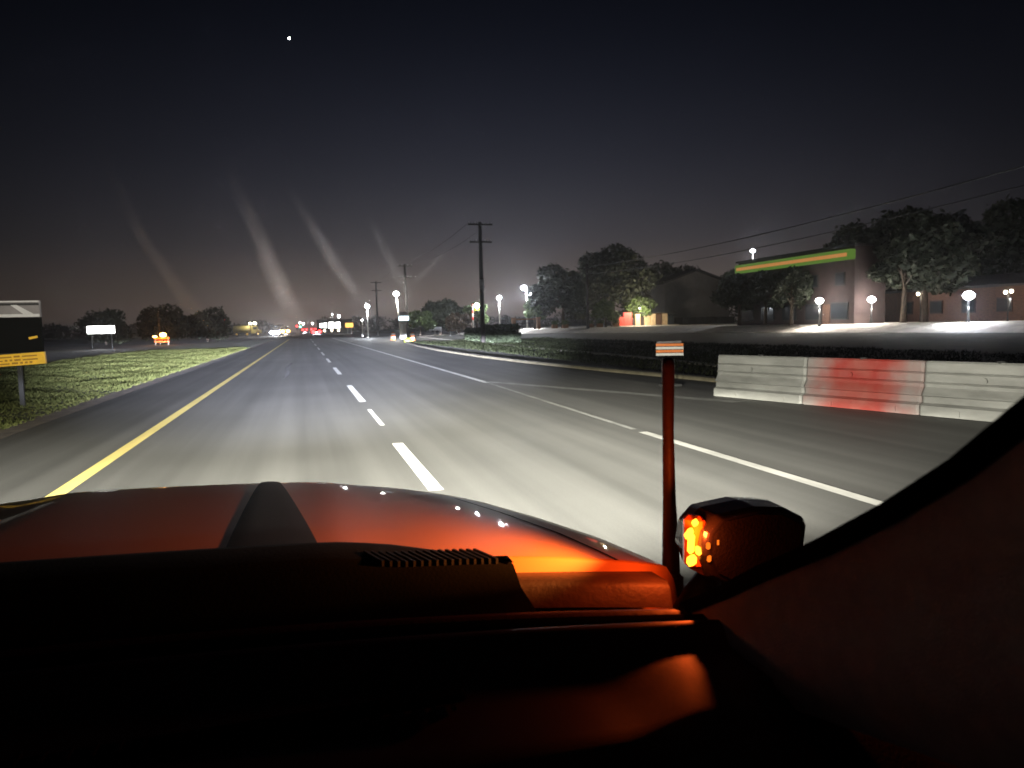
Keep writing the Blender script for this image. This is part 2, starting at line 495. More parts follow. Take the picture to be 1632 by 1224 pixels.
# grass on the left verge and right verge: uncountable
def grass(name, n, xr, yr, hmin, hmax, label, ypow=2.0, m='blade'):
    x = rng.uniform(xr[0], xr[1], n)
    y = yr[0] + (yr[1] - yr[0]) * rng.uniform(0, 1, n) ** ypow
    clump = .6 + .7 * np.sin(x * 1.7 + np.sin(y * .8) * 2) * np.sin(y * .55 + x * .3)
    h = rng.uniform(hmin, hmax, n) * np.clip(clump + .3, .35, 1.5)
    a = rng.uniform(0, 2 * math.pi, n); w = rng.uniform(.012, .03, n) * (1 + y / 35)
    lean = rng.normal(0, .5, (n, 2)) * h[:, None]
    p0 = np.stack([x - np.cos(a) * w, y - np.sin(a) * w, np.zeros(n)], 1)
    p1 = np.stack([x + np.cos(a) * w, y + np.sin(a) * w, np.zeros(n)], 1)
    p2 = np.stack([x + lean[:, 0], y + lean[:, 1], h], 1)
    me = quads_mesh(name, np.stack([p0, p1, p2], 1))
    finish(name, me, m, None, kind='stuff', label=label, cat='grass')
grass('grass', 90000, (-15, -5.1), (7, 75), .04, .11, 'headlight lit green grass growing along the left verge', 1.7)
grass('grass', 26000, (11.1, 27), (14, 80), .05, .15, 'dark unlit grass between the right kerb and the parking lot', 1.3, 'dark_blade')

# ------------------------------------------------------------------ trees, hedges
def tree(x, y, zb, h, r, label, leaf='leaf_dark', n=5000, leafsize=.42, crown_from=.28, lobes=9, group='trees round the parking lot', name='tree', squash=1.0):
    t = thing(name, (x, y, zb), label, 'tree', group)
    tb = MB()
    rr = .022 * h + .05
    top = zb + h * .72
    bend = random.uniform(-.04, .04) * h
    tb.tube([(x, y, zb - .1), (x + bend * .3, y, zb + h * .18), (x + bend, y + bend * .5, zb + h * .45), (x + bend * .6, y, top)], [rr * 1.3, rr, rr * .7, rr * .22], 9)
    tb.build('trunk', 'bark', t, smooth=True)
    cz0 = zb + h * crown_from
    cs = []
    for i in range(lobes):
        a = 2 * math.pi * (i * .382 + random.uniform(-.06, .06))
        k = (i + .5) / lobes
        zz = cz0 + (h * (1 - crown_from)) * (.18 + .70 * k)
        prof = math.sqrt(max(.05, 1 - ((k - .35) / .72) ** 2))
        d = r * .62 * prof * random.uniform(.75, 1.15)
        cs.append((x + d * math.cos(a), y + d * math.sin(a), zz, r * random.uniform(.34, .52) * (1 - .25 * k)))
    for c in cs[::2]:
        MB().tube([(x + bend * .5, y, zb + h * random.uniform(.3, .5)), ((x + c[0]) / 2, (y + c[1]) / 2, (zb + h * .42 + c[2]) / 2), c[:3]], [rr * .5, rr * .3, rr * .1], 6).build('limb', 'bark', t, smooth=True)
    pts = []
    per = n // lobes
    for c in cs:
        v = rng.normal(size=(per, 3)); v /= np.linalg.norm(v, axis=1, keepdims=True)
        rad = c[3] * rng.uniform(.25, 1.0, per) ** .45
        p = v * rad[:, None] * np.array([1.15, 1.15, .85 * squash]) + np.array(c[:3])
        # ragged sprays poking out
        k = rng.random(per) < .12
        p[k] += v[k] * c[3] * rng.uniform(.05, .3, (k.sum(), 1))
        pts.append(p)
    pts = np.concatenate(pts)
    pts = pts[pts[:, 2] > zb + .25] - np.array([x, y, zb])
    me = quads_mesh('crown', leaf_faces(pts, leafsize))
    o = finish('crown', me, leaf, t)
    return t

tree(49.6, 111, .95, 13.3, 6.6, 'tallest dark broad tree behind the red wall panels', n=9000, crown_from=.16, lobes=12)
tree(39.6, 108, .95, 9.6, 5.0, 'dark spreading tree left of the tallest broad tree', n=6500, crown_from=.14, lobes=10)
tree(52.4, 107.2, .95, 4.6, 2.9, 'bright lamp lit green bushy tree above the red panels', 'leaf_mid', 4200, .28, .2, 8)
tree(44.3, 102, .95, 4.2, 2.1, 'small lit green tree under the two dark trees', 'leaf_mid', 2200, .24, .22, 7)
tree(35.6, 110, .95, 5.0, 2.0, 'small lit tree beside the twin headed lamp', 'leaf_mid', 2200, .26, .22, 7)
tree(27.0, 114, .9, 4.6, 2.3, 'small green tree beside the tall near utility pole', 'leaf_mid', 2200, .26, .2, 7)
tree(23.3, 111, .6, 2.8, 2.5, 'low brown leaved shrubby tree behind the hedge', 'leaf_brown', 2200, .25, .1, 7)
tree(24.8, 134, .2, 6.2, 4.3, 'rounded dark tree behind the two white trailers', n=3800, crown_from=.12)
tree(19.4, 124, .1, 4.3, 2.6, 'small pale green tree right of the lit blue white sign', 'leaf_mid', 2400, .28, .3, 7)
tree(66.5, 122, .95, 11.0, 6.4, 'dark tree rising over the grey house roof', n=6500, crown_from=.2, lobes=10)
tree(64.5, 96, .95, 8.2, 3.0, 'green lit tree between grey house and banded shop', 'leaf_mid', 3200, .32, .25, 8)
tree(72.0, 78, .95, 13.5, 7.4, 'wide dark tree rising behind the banded shop', n=7500, crown_from=.2, lobes=11)
tree(80.0, 71, .95, 12.6, 7.0, 'dark tree behind the low brick building, left one', n=6500, crown_from=.2, lobes=10)
tree(77.0, 60, .95, 13.2, 7.0, 'highest dark tree over the low brick building', n=7500, crown_from=.2, lobes=11)
tree(80.0, 51, .95, 12.2, 7.2, 'dark tree at the right end behind low brick building', n=6500, crown_from=.2, lobes=10)
for tx, ty, lb in ((49.0, 64.6, 'small dark tree before the shop, nearest the shop wall lamp'), (49.1, 69.2, 'small dark tree before the middle of the shop front'), (49.0, 73.9, 'small dark tree before the far end of the shop front')):
    tree(tx, ty, .9, 5.9, 2.5, lb, n=2600, leafsize=.34, crown_from=.30, lobes=8, group='small trees before the shop')
tree(53.6, 54.6, .95, 8.6, 2.9, 'slim dark tree against the near end wall of the shop', n=3600, crown_from=.36, lobes=9)
tree(57.0, 55.5, .95, 10.5, 4.4, 'dark tree standing against the near end of the shop', n=5200, crown_from=.22, lobes=10)
tree(55.0, 82.5, .9, 8.0, 3.0, 'dark tree at the far end of the banded shop', n=4200, crown_from=.22, lobes=9)
tree(-23.5, 138, 0, 6.2, 4.6, 'dark low tree left of the amber warning lamp', n=2600, crown_from=.1, group='trees far on the left')
tree(-31.5, 134, 0, 5.2, 4.2, 'dark low tree behind the white lit board', n=2400, crown_from=.1, group='trees far on the left')
tree(-16.8, 142, 0, 5.4, 4.8, 'dark low tree right of the amber warning lamp', n=2600, crown_from=.1, group='trees far on the left')

def hedge(x, y, lx, ly, h, rz, label):
    t = thing('hedge', (x, y, 0), label, 'hedge', 'hedges along the footpath')
    n = int(2600 * max(1, ly / 6))
    p = rng.uniform(-1, 1, (n, 3))
    face = rng.integers(0, 3, n)
    k = np.arange(n)
    p[k, face] = np.sign(p[k, face]) * rng.uniform(.8, 1.04, n)
    p = np.sign(p) * np.abs(p) ** .92
    p[:, 2] = p[:, 2] * .5 + .5
    p[:, :2] *= (1 - .22 * np.clip(p[:, 2] - .6, 0, 1))[:, None]
    p *= np.array([lx / 2, ly / 2, h])
    c, s = math.cos(rz), math.sin(rz)
    q = np.stack([p[:, 0] * c - p[:, 1] * s, p[:, 0] * s + p[:, 1] * c, np.abs(p[:, 2])], 1)
    finish('foliage', quads_mesh('foliage', leaf_faces(q, .16)), 'hedge', t)
    MB().box((x, y, h * .42), (lx * .8, ly * .86, h * .8), rz, bevel=.3).build('stems', 'hedge', t)
hedge(17.7, 65, 2.6, 6.0, 1.62, -.1, 'tall clipped dark hedge end beside the near utility pole')
hedge(18.4, 75, 2.2, 12, 1.30, -.06, 'long low dark hedge running on behind the tall hedge')

def treeline(name, y0, x0, x1, h0, h1, label):
    pts = []
    x = x0
    while x < x1:
        h = random.uniform(h0, h1); r = random.uniform(4, 9)
        v = rng.normal(size=(240, 3)); v /= np.linalg.norm(v, axis=1, keepdims=True)
        v *= rng.uniform(.3, 1, (240, 1)) ** .4
        pts.append(v * np.array([r, 4, h * .55]) + np.array([x, y0 + random.uniform(-8, 8), h * .45]))
        x += r * random.uniform(.7, 1.3)
    p = np.concatenate(pts); p = p[p[:, 2] > 0]
    finish(name, quads_mesh(name, leaf_faces(p, 1.0)), 'leaf_dark', None, kind='stuff', label=label, cat='woodland')
treeline('treeline', 420, -420, -14, 5, 9, 'far dark belt of trees along the left horizon')
treeline('treeline', 460, 16, 300, 6, 11, 'far dark belt of trees beyond the crossroad on the right')
treeline('treeline', 165, 110, 230, 9, 14, 'dark wood behind the parking lot far right')

# ------------------------------------------------------------------ utility poles and wires
def utility_pole(x, y, zb, h, arms, label, group='utility poles along the right verge'):
    t = thing('utility_pole', (x, y, zb), label, 'pole', group)
    MB().tube([(x, y, zb - .2), (x, y, zb + h * .5), (x, y, zb + h)], [.23, .20, .16], 12).build('shaft', 'wood', t, smooth=True)
    for z, l in arms:
        a = MB().box((x, y - .13, zb + z), (l, .11, .13)).build('crossarm', 'wood', t)
        for k in (-.46, -.2, .2, .46):
            MB().tube([(x + k * l, y - .13, zb + z + .06), (x + k * l, y - .13, zb + z + .15), (x + k * l, y - .13, zb + z + .24)], [.035, .055, .03], 8).build('insulator', 'grey_metal', a)
    return t
utility_pole(16.2, 66, 0, 11.2, ((10.95, 2.3), (9.35, 2.1)), 'nearest tall wooden utility pole with two crossarms behind the hedge')
MB_t = [o for o in bpy.data.objects if o.name == 'utility_pole'][0]
MB().tube([(16.2, 65.75, 5.0), (16.2, 65.75, 5.9)], .2, 12).build('transformer_can', 'grey_metal', MB_t, smooth=True)
utility_pole(14.9, 108, 0, 11.0, ((10.7, 2.2), (9.0, 1.9)), 'middle wooden utility pole behind the leaning lamp post')
utility_pole(14.7, 150, 0, 11.2, ((10.9, 2.2), (9.3, 1.9)), 'farthest small utility pole beyond the crossroad')
utility_pole(41.5, 27, .2, 10.6, ((10.2, 2.4),), 'utility pole at far right carrying the sagging cables', 'utility poles beside the lot')
utility_pole(41.0, 101, .8, 9.6, ((8.9, 2.2),), 'utility pole hidden among the two dark trees', 'utility poles beside the lot')

def wire(a, b, sag, label, r=.014, group='overhead wires'):
    a = Vector(a); b = Vector(b)
    pts = []
    for i in range(25):
        k = i / 24
        p = a.lerp(b, k); p.z -= sag * 4 * k * (1 - k)
        pts.append(p)
    MB().tube(pts, r, 5).build('overhead_wire', 'wire', label=label, cat='wire', group=group)
wire((41.5, 27, 10.6), (41.0, 101, 10.0), .9, 'upper black cable sagging above the trees at right', .045)
wire((41.1, 27, 9.4), (40.6, 101, 8.9), 1.0, 'lower black cable sagging above the trees at right', .04)
for dx, nm in ((-1.0, 'left'), (1.0, 'right')):
    wire((16.2 + dx, 66, 11.2), (14.9 + dx, 108, 10.95), .7, f'thin {nm} top wire between near and middle utility poles')
    wire((14.9 + dx, 108, 10.95), (14.7 + dx, 150, 11.15), .7, f'thin {nm} top wire between middle and farthest utility poles')

# ------------------------------------------------------------------ street and lot lamps
def street_lamp(x, y, zb, zh, label, power, color=(1, .97, .93), heads=((0, 0, 0),), glowmat='lamp_white', post='pale_metal', size=.34, lean=0.0, name='street_lamp', globe=False, group='lit lamps', post_r=.07, shaded=False):
    t = thing(name, (x, y, zb), label, 'lamp', group)
    MB().tube([(x + lean, y, zb - .1), (x + lean * .5, y, (zb + zh) / 2), (x, y, zh)], [post_r * 1.5, post_r * 1.15, post_r], 10).build('post', post, t, smooth=True)
    MB().tube([(x + lean, y, zb - .05), (x + lean, y, zb + .25)], [post_r * 2.4, post_r * 2.0], 10).build('base', post, t)
    for hx, hy, hz in heads:
        hd = MB()
        if abs(hx) + abs(hy) > .01:
            hd.tube([(x, y, zh - .1), (x + hx * .5, y + hy * .5, zh + hz + .03), (x + hx, y + hy, zh + hz + .02)], .035, 6)
        hd.box((x + hx, y + hy, zh + hz + .06), (size * 1.25, size * 1.25, .09), bevel=.03)
        ho = hd.build('lamp_head', 'grey_metal', t)
        if globe:
            MB().ball((x + hx, y + hy, zh + hz - size * .6), size * .6).build('bulb', glowmat, ho, smooth=True)
        else:
            MB().ball((x + hx, y + hy, zh + hz - .02), (size * .62, size * .62, size * .5)).build('bulb', glowmat, ho, smooth=True)
        p = (x + hx, y + hy, zh + hz - size * 1.3)
        if shaded:
            lamp('SPOT', 'lamp_light', p, power, color, ho, .18, aim=(p[0] - .3, p[1] - .3, p[2] - 1), size=165)
            lamp('POINT', 'lamp_spill', p, power * .10, color, ho, .18)
        else:
            lamp('POINT', 'lamp_light', p, power, color, ho, .18)
    return t
COOL = (.86, .91, 1.0)
street_lamp(10.6, 125, 0, 5.4, 'short bright white lamp at the crossroad corner left of leaning lamp', 4160, COOL, glowmat='lamp_cool', size=.62)
street_lamp(13.1, 105, 0, 6.5, 'white leaning lamp post lit from its head beside blue white sign', 4800, (1, .97, .9), size=.62, lean=.5, post_r=.1)
street_lamp(30.3, 112, .9, 6.0, 'single white lamp between the near utility pole and twin lamp', 6000, COOL, glowmat='lamp_cool', size=.6)
street_lamp(34.9, 112, .95, 7.2, 'twin headed white lamp left of the dark spreading tree', 5000, COOL, heads=((-.42, 0, .35), (.42, 0, -.55)), glowmat='lamp_cool', size=.7)
street_lamp(52.9, 77.0, .95, 9.9, 'tall slim lamp above the left end of the banded shop', 1300, COOL, glowmat='lamp_cool', size=.42, post='wood')
street_lamp(48.6, 59.8, .8, 3.25, 'lamp on a short post in front of the shop wall', 2600, (1, .93, .84), size=.56, shaded=True, post='dark')
street_lamp(51.3, 56.0, .95, 3.2, 'lamp on a short post at the shop corner', 2400, (1, .93, .84), size=.56, shaded=True, post='dark')
street_lamp(51.4, 45.8, .95, 3.1, 'brightest short lamp before the low brick building', 5000, COOL, glowmat='lamp_cool', size=.66, shaded=True, post='dark')
street_lamp(11.6, 150, 0, 3.4, 'tiny dim lamp on a thin post beyond the crossroad', 128, size=.22)
for (x, y, zh, lb) in ((52.7, 78, 3.25, 'small twin globe lamp left of the banded shop'), (57.2, 56.2, 3.75, 'small twin globe lamp right of the shop corner'), (56.5, 46.6, 3.45, 'small twin globe lamp at the right picture edge')):
    street_lamp(x, y, .95, zh, lb, 70, (1, .85, .65), heads=((-.32, 0, 0), (.32, 0, .08)), glowmat='lamp_warm', size=.22, globe=True, post_r=.04, post='dark')
# far lamps over the road ahead
for x, y, z, lb, s in ((-1.6, 480, 6.3, 'leftmost far lamp above the traffic signals', .5), (.4, 470, 5.6, 'middle far lamp above the traffic signals', .45), (6.0, 480, 5.9, 'rightmost far lamp above the red tail lights', .5),
                      (12.3, 262, 6.2, 'far lamp standing over the dark far store', .42), (11.6, 300, 7.7, 'faintest far lamp above the dark far store', .18)):
    street_lamp(x, y, 0, z, lb, 500, size=s * 1.5, post='grey_metal', group='far lamps along the road ahead')

# ------------------------------------------------------------------ buildings on the right
def shop():
    t = thing('shop', (52, 66, .95), 'two storey dark red shop with lit green and orange band', 'shop')
    x0, x1, y0, y1, z0, z1 = 50.4, 54.0, 57.2, 76.2, .8, 8.3
    MB().box(((x0 + x1) / 2, (y0 + y1) / 2, (z0 + z1) / 2), (x1 - x0, y1 - y0, z1 - z0)).build('wall', 'dark_brick', t)
    MB().box(((x0 + x1) / 2, (y0 + y1) / 2, z1 + .1), (x1 - x0 + .5, y1 - y0 + .5, .2)).build('roof', 'roof', t)
    b = MB().box((x0 - .35, (y0 + y1) / 2 - .2, 7.52), (.7, y1 - y0 - .1, .95), bevel=.06).build('fascia_band', 'band_green', t)
    MB().box((x0 - .72, (y0 + y1) / 2 - .2, 7.50), (.06, y1 - y0 - .9, .34)).build('orange_stripe', 'band_orange', b)
    for i in range(5):
        y = y0 + 1.9 + i * 3.8
        w = MB().box((x0 - .02, y, 2.2), (.08, 2.4, 1.7)).build('window', 'dark', t)
        MB().box((x0 - .07, y, 2.2), (.04, 2.2, 1.5)).build('pane', 'glass_dark', w)
        w = MB().box((x0 - .02, y, 5.3), (.08, 1.3, 1.3)).build('window', 'dark', t)
        MB().box((x0 - .07, y, 5.3), (.04, 1.1, 1.1)).build('pane', 'glass_dark', w)
    d = MB().box((x0 - .03, y0 + 3.75, 1.9), (.1, 1.0, 2.0)).build('door', 'brick', t)
    MB().ball((x0 - .1, y0 + 4.1, 1.9), .05, 6, 4).build('handle', 'grey_metal', d)
shop()

def brick_building():
    t = thing('brick_building', (61, 52, .95), 'low lamp lit brick building beside the shop', 'building')
    MB().box((62, 52, 2.5), (4, 30, 3.2)).build('wall', 'brick', t)
    MB().prism([(59.3, 3.95), (62, 5.0), (64.7, 3.95), (64.7, 4.15), (62, 5.2), (59.3, 4.15)], 'y', 36.6, 67.4).build('roof', 'roof', t)
    for i in range(8):
        y = 39 + i * 3.6
        w = MB().box((59.97, y, 2.35), (.1, 1.5, 1.3)).build('window', 'dark_brick', t)
        MB().box((59.91, y, 2.35), (.04, 1.3, 1.1)).build('pane', 'glass_dark', w)
brick_building()

def grey_house():
    t = thing('grey_house', (66, 116, .95), 'large plain grey sided house behind the lot fence', 'house')
    w = MB().box((66, 116.2, 4.4), (12.6, 8, 7.2)).build('wall', 'siding', t)
    for k in range(14):
        MB().box((66, 112.17, 1.4 + k * .5), (12.62, .06, .42), rx=.06).build('siding_board', 'siding', w)
    MB().prism([(59.2, 7.9), (66, 10.2), (72.8, 7.9), (72.8, 8.2), (66, 10.5), (59.2, 8.2)], 'y', 111.7, 120.6).build('roof', 'roof', t)
    MB().prism([(59.7, 8.0), (66, 10.1), (72.3, 8.0)], 'y', 112.3, 112.5).build('gable', 'siding', t)
grey_house()

def low_fence():
    t = thing('lot_fence', (64, 107.5, .95), 'low dark board fence standing before the grey house', 'fence')
    for i in range(14):
        MB().box((58.2 + i * .9, 107.5, 1.5), (.86, .06, 1.25 + .04 * (i % 2))).build('board', 'wood', t)
    for z in (1.2, 1.95):
        MB().box((64.05, 107.56, z), (12.6, .07, .1)).build('rail', 'wood', t)
low_fence()

def kiosk():
    t = thing('lot_kiosk', (52, 105.5, .95), 'low red and cream kiosk under the lit green tree', 'kiosk')
    xs = [47.3, 48.6, 50.1, 50.6, 51.5, 52.2, 53.4, 54.2, 55.3, 56.4, 57.4]
    ms = ['red_wall', 'red_wall', 'dark_brick', 'cream', 'dark_brick', 'cream', 'cream', 'brick', 'cream', 'glass_dark']
    hs = [1.5, 2.2, 1.3, 1.9, 1.5, 1.9, 1.9, 2.1, 2.0, 1.6]
    for i, m in enumerate(ms):
        MB().box(((xs[i] + xs[i + 1]) / 2, 105.0 + .1 * (i % 3), .95 + hs[i] / 2), (xs[i + 1] - xs[i] - .06, .5, hs[i]), bevel=.02).build('wall_panel', m, t)
    MB().box((52.3, 104.2, 1.0), (10.6, 1.4, .12)).build('step', 'concrete', t)
    MB().box((54.6, 105.3, 3.0), (6.4, 1.6, .12)).build('awning', 'roof', t)
    lamp('POINT', 'kiosk_light', (50.5, 102.6, 3.6), 1900, (1, .88, .66), t, .2)
    MB().ball((50.5, 103.0, 3.7), .08).build('lamp_bulb', 'lamp_warm', t)
kiosk()

def gateway():
    t = thing('timber_gateway', (32.2, 104, .9), 'timber gateway of two posts and a beam on the lot', 'gateway')
    for x in (30.3, 34.2):
        MB().box((x, 104, 1.75), (.55, .55, 1.7), bevel=.03).build('post', 'timber', t)
        MB().box((x, 104, 2.65), (.7, .7, .12)).build('post_cap', 'timber', t)
    MB().box((32.25, 104, 2.42), (3.9, .16, .2)).build('beam', 'timber', t)
    for i in range(5):
        MB().box((31.0 + i * .62, 104, 1.4), (.09, .07, .9)).build('slat', 'wood', t)
    MB().box((32.25, 104, 1.85), (3.4, .06, .08)).build('rail', 'wood', t)
gateway()
for i, x in enumerate((36.6, 38.2, 42.2, 43.6, 46.2)):
    t = thing('planter', (x, 103.5 - i * .3, .95), ['timber planter nearest the gateway on the lot', 'second timber planter from the gateway', 'third timber planter from the gateway', 'timber planter left of the last one by the kiosk', 'timber planter nearest the red kiosk panels'][i], 'planter', 'planters along the lot')
    MB().box((x, 103.5 - i * .3, 1.25), (.9, .5, .6), bevel=.03).build('box', 'timber', t)
    p = rng.normal(0, .22, (260, 3)) * np.array([1.4, 1, .9]) + np.array([0, 0, .75])
    finish('shrub', quads_mesh('shrub', leaf_faces(p, .14)), 'leaf_mid', t)

def box_trailer(x, y, zb, l, h, label, wheels=True):
    t = thing('box_trailer', (x, y, zb), label, 'trailer', 'white trailers')
    MB().box((x, y, zb + .45 + h / 2), (l, 2.0, h), bevel=.06).build('box', 'white_wall', t)
    MB().box((x, y, zb + .4), (l + .5, .9, .1)).build('chassis', 'dark', t)
    for s in (-.3, .3):
        MB().tube([(x + s * l * .6, y - 1.06, zb + .3), (x + s * l * .6, y - .8, zb + .3)], .3, 14).build('wheel', 'tyre', t)
box_trailer(24.9, 121, .6, 2.2, 1.35, 'white upright box trailer left of the brown shrubby tree')
box_trailer(22.1, 126, .4, 2.3, .75, 'low white trailer left of the small red sign')

def red_sign():
    t = thing('red_sign', (23.0, 116, .2), 'small red octagonal sign with white centre between white trailers', 'sign')
    MB().tube([(23.0, 116, .1), (23.0, 116, 2.6)], .035, 8).build('post', 'grey_metal', t)
    oc = [(23.0 + .42 * math.cos(R(22.5 + 45 * i)), 2.25 + .42 * math.sin(R(22.5 + 45 * i))) for i in range(8)]
    MB().prism(oc, 'y', 115.90, 115.94).build('plate', 'red_wall', t)
    MB().box((23.0, 115.885, 2.25), (.46, .02, .2)).build('centre_panel', 'sign_white', t)
red_sign()

def monument_sign():
    t = thing('lit_monument_sign', (12.7, 95, 0), 'lit blue white sign box on a pedestal by the footpath', 'sign')
    MB().prism([(12.35, 0), (13.05, 0), (12.95, 1.9), (13.15, 2.45), (12.25, 2.45), (12.45, 1.9)], 'y', 94.8, 95.2).build('pedestal', 'pale_metal', t)
    b = MB().box((12.7, 95, 2.83), (1.42, .36, .72), bevel=.04).build('sign_box', 'grey_metal', t)
    MB().box((12.7, 94.8, 2.83), (1.28, .04, .54)).build('lit_panel', 'lit_blue', b)
    MB().box((12.7, 95, 3.45), (1.1, .3, .42), bevel=.03).build('top_box', 'sign_grey', t)
monument_sign()

def traffic_drum(x, y, label):
    t = thing('traffic_drum', (x, y, 0), label, 'drum', 'orange drums')
    MB().tube([(x, y, 0), (x, y, .08)], [.36, .34], 14).build('rubber_base', 'tyre', t)
    for i in range(4):
        MB().tube([(x, y, .08 + i * .22), (x, y, .29 + i * .22)], [.29 - i * .012, .285 - i * .012], 14).build('band', 'drum_orange' if i % 2 == 0 else 'reflect_white', t)
    MB().tube([(x, y, .95), (x, y, 1.06)], [.2, .1], 10).build('handle', 'drum_orange', t)
traffic_drum(11.9, 82, 'orange striped drum beside the yellow glowing marker')
traffic_drum(10.9, 92, 'faint orange and white drum left of the yellow marker')

def marker():
    t = thing('island_marker', (11.1, 80, 0), 'low yellow glowing marker at the kerb before blue white sign', 'marker')
    MB().tube([(11.1, 80, 0), (11.1, 80, .3), (11.1, 80, .5)], [.45, .42, .15], 16).build('dome', 'lime', t, smooth=True)
    MB().tube([(11.1, 80, .3), (11.1, 80, .42)], [.44, .33], 16).build('lit_ring', glow('marker_glow', (1, .78, .2), 2.2), t, smooth=True)
marker()

def pylon():
    t = thing('pylon_sign', (22.4, 96, .2), 'red and white pylon with lime shade and white lamp', 'sign')
    MB().tube([(22.2, 96, .1), (22.2, 96, 4.6)], .11, 10).build('post', 'sign_white', t)
    for z in (2.4, 3.3, 4.2):
        MB().tube([(22.2, 96, z), (22.2, 96, z + .4)], .13, 10).build('red_band', 'red_wall', t)
    MB().tube([(22.9, 96, 3.7), (22.9, 96, 4.0)], [.5, .25], 14).build('lime_shade', 'lime', t)
    MB().ball((22.85, 96, 4.35), (.28, .28, .32)).build('lamp_bulb', 'lamp_white', t)
    MB().tube([(22.2, 96, 4.1), (22.9, 96, 4.1)], .04, 6).build('arm', 'grey_metal', t)
    lamp('POINT', 'pylon_light', (22.8, 95.5, 3.4), 200, (1, .95, .85), t, .2)
pylon()

def far_store():
    t = thing('far_store', (10.5, 256, 0), 'dark far store with lit white windows and orange sign', 'store')
    MB().box((10.5, 258, 2.4), (11.5, 8, 4.8)).build('wall', 'sign_black', t)
    MB().box((10.5, 258, 4.9), (12, 8.4, .2)).build('roof', 'roof', t)
    for x, w, h in ((6.1, 1.0, 1.3), (7.25, 1.0, 1.5), (9.3, 1.7, 2.0), (11.5, 1.5, 1.9)):
        f = MB().box((x, 253.97, 3.0), (w + .2, .1, h + .2)).build('window', 'grey_metal', t)
        MB().box((x, 253.88, 3.0), (w, .06, h)).build('pane', 'lit_white', f)
    for x in (7.0, 9.4, 11.7):
        MB().ball((x, 253.7, 1.2), .28).build('low_lamp', 'lamp_warm', t)
    s = MB().box((15.2, 252.6, 2.9), (2.6, .3, 1.5), bevel=.05).build('orange_sign', 'lit_orange', t)
    for dx in (-.6, .6):
        MB().tube([(15.2 + dx, 252.6, 0), (15.2 + dx, 252.6, 2.2)], .08, 8).build('sign_leg', 'grey_metal', s)
far_store()

# ------------------------------------------------------------------ traffic ahead
def car(x, y, facing, paintm, label, lights, w=1.8, l=4.4, h=1.5, lampz=.75, lamp_r=.1):
    t = thing('car', (x, y, 0), label, 'car', 'cars ahead on the road')
    f = 1 if facing == 'away' else -1
    side = [(-l / 2, .3), (-l / 2, .85), (-l * .47, .95), (-l * .30, h), (l * .1, h), (l * .26, .95), (l * .48, .78), (l / 2, .6), (l / 2, .3)]
    MB().prism([(y + f * a, b) for a, b in side], 'x', x - w / 2, x + w / 2).build('body', paintm, t, bevel=.08)
    MB().add([(x - w * .42, y - f * l * .462, .98), (x + w * .42, y - f * l * .462, .98), (x + w * .36, y - f * l * .318, h - .05), (x - w * .36, y - f * l * .318, h - .05)], [(0, 1, 2, 3)]).build('rear_window', 'glass_dark', t, solid=.02)
    for sx in (-1, 1):
        for sy in (-.3, .3):
            MB().tube([(x + sx * w * .5, y + sy * l, .33), (x + sx * w * .38, y + sy * l, .33)], .33, 14).build('wheel', 'tyre', t)
        yy = y - f * (l / 2 + .01) if lights == 'lamp_red' else y + f * (l / 2 + .01)
        MB().ball((x + sx * w * .38, yy, lampz), (lamp_r * 1.4, .06, lamp_r * 1.1)).build('tail_light' if lights == 'lamp_red' else 'headlight', lights, t)
    return t
c = car(3.2, 190, 'away', 'car_grey', 'nearest car ahead with two red tail lights', 'lamp_red', lampz=1.15, w=2.0, h=1.7, lamp_r=.34)
MB().box((3.2, 187.78, .95), (.5, .04, .16)).build('number_plate', 'lit_white', c)
lamp('POINT', 'tail_glow', (3.2, 186.5, .9), 160, (1, .05, .03), c, .3)
c = car(-8.2, 232, 'toward', 'car_dark', 'oncoming car with bright white headlights', 'lamp_cool', lampz=1.1, w=2.1, h=1.9, lamp_r=.42)
lamp('SPOT', 'beam', (-8.2, 228.5, 1.0), 12000, COOL, c, .2, aim=(-8, 200, .0), size=80)
c = car(-5.3, 238, 'toward', 'car_dark', 'oncoming car with warm orange white headlights', 'lamp_orange', lampz=1.4, w=2.0, h=1.9, lamp_r=.40)
lamp('SPOT', 'beam', (-5.3, 234, 1.0), 9000, (1, .7, .45), c, .2, aim=(-5, 205, 0), size=80)
car(.6, 300, 'away', 'car_dark', 'far left queued car with red tail lights', 'lamp_red', lampz=1.8, h=2.3, lamp_r=.30)
car(4.0, 305, 'away', 'car_red', 'far right queued car with red tail lights', 'lamp_red', lampz=1.9, h=2.3, lamp_r=.30)

def signal(x, y, z, lit, label):
    t = thing('traffic_signal', (x, y, 0), label, 'signal', 'traffic signals ahead')
    MB().tube([(x, y, 0), (x, y, z + .9)], .08, 8).build('post', 'dark', t)
    b = MB().box((x, y - .2, z), (.5, .3, 1.3), bevel=.04).build('housing', 'sign_black', t)
    for k, (dz, m) in enumerate(((.42, 'lamp_red'), (0, 'lamp_warm'), (-.42, 'lamp_green'))):
        on = m == lit
        MB().ball((x, y - .38, z + dz), (.2 if not on else .32, .06, .2 if not on else .32)).build('lens', m if on else 'dark', b)
signal(-.9, 262, 3.2, 'lamp_green', 'far traffic signal showing green')
signal(-2.0, 264, 2.6, 'lamp_red', 'far traffic signal showing red left of the green one')

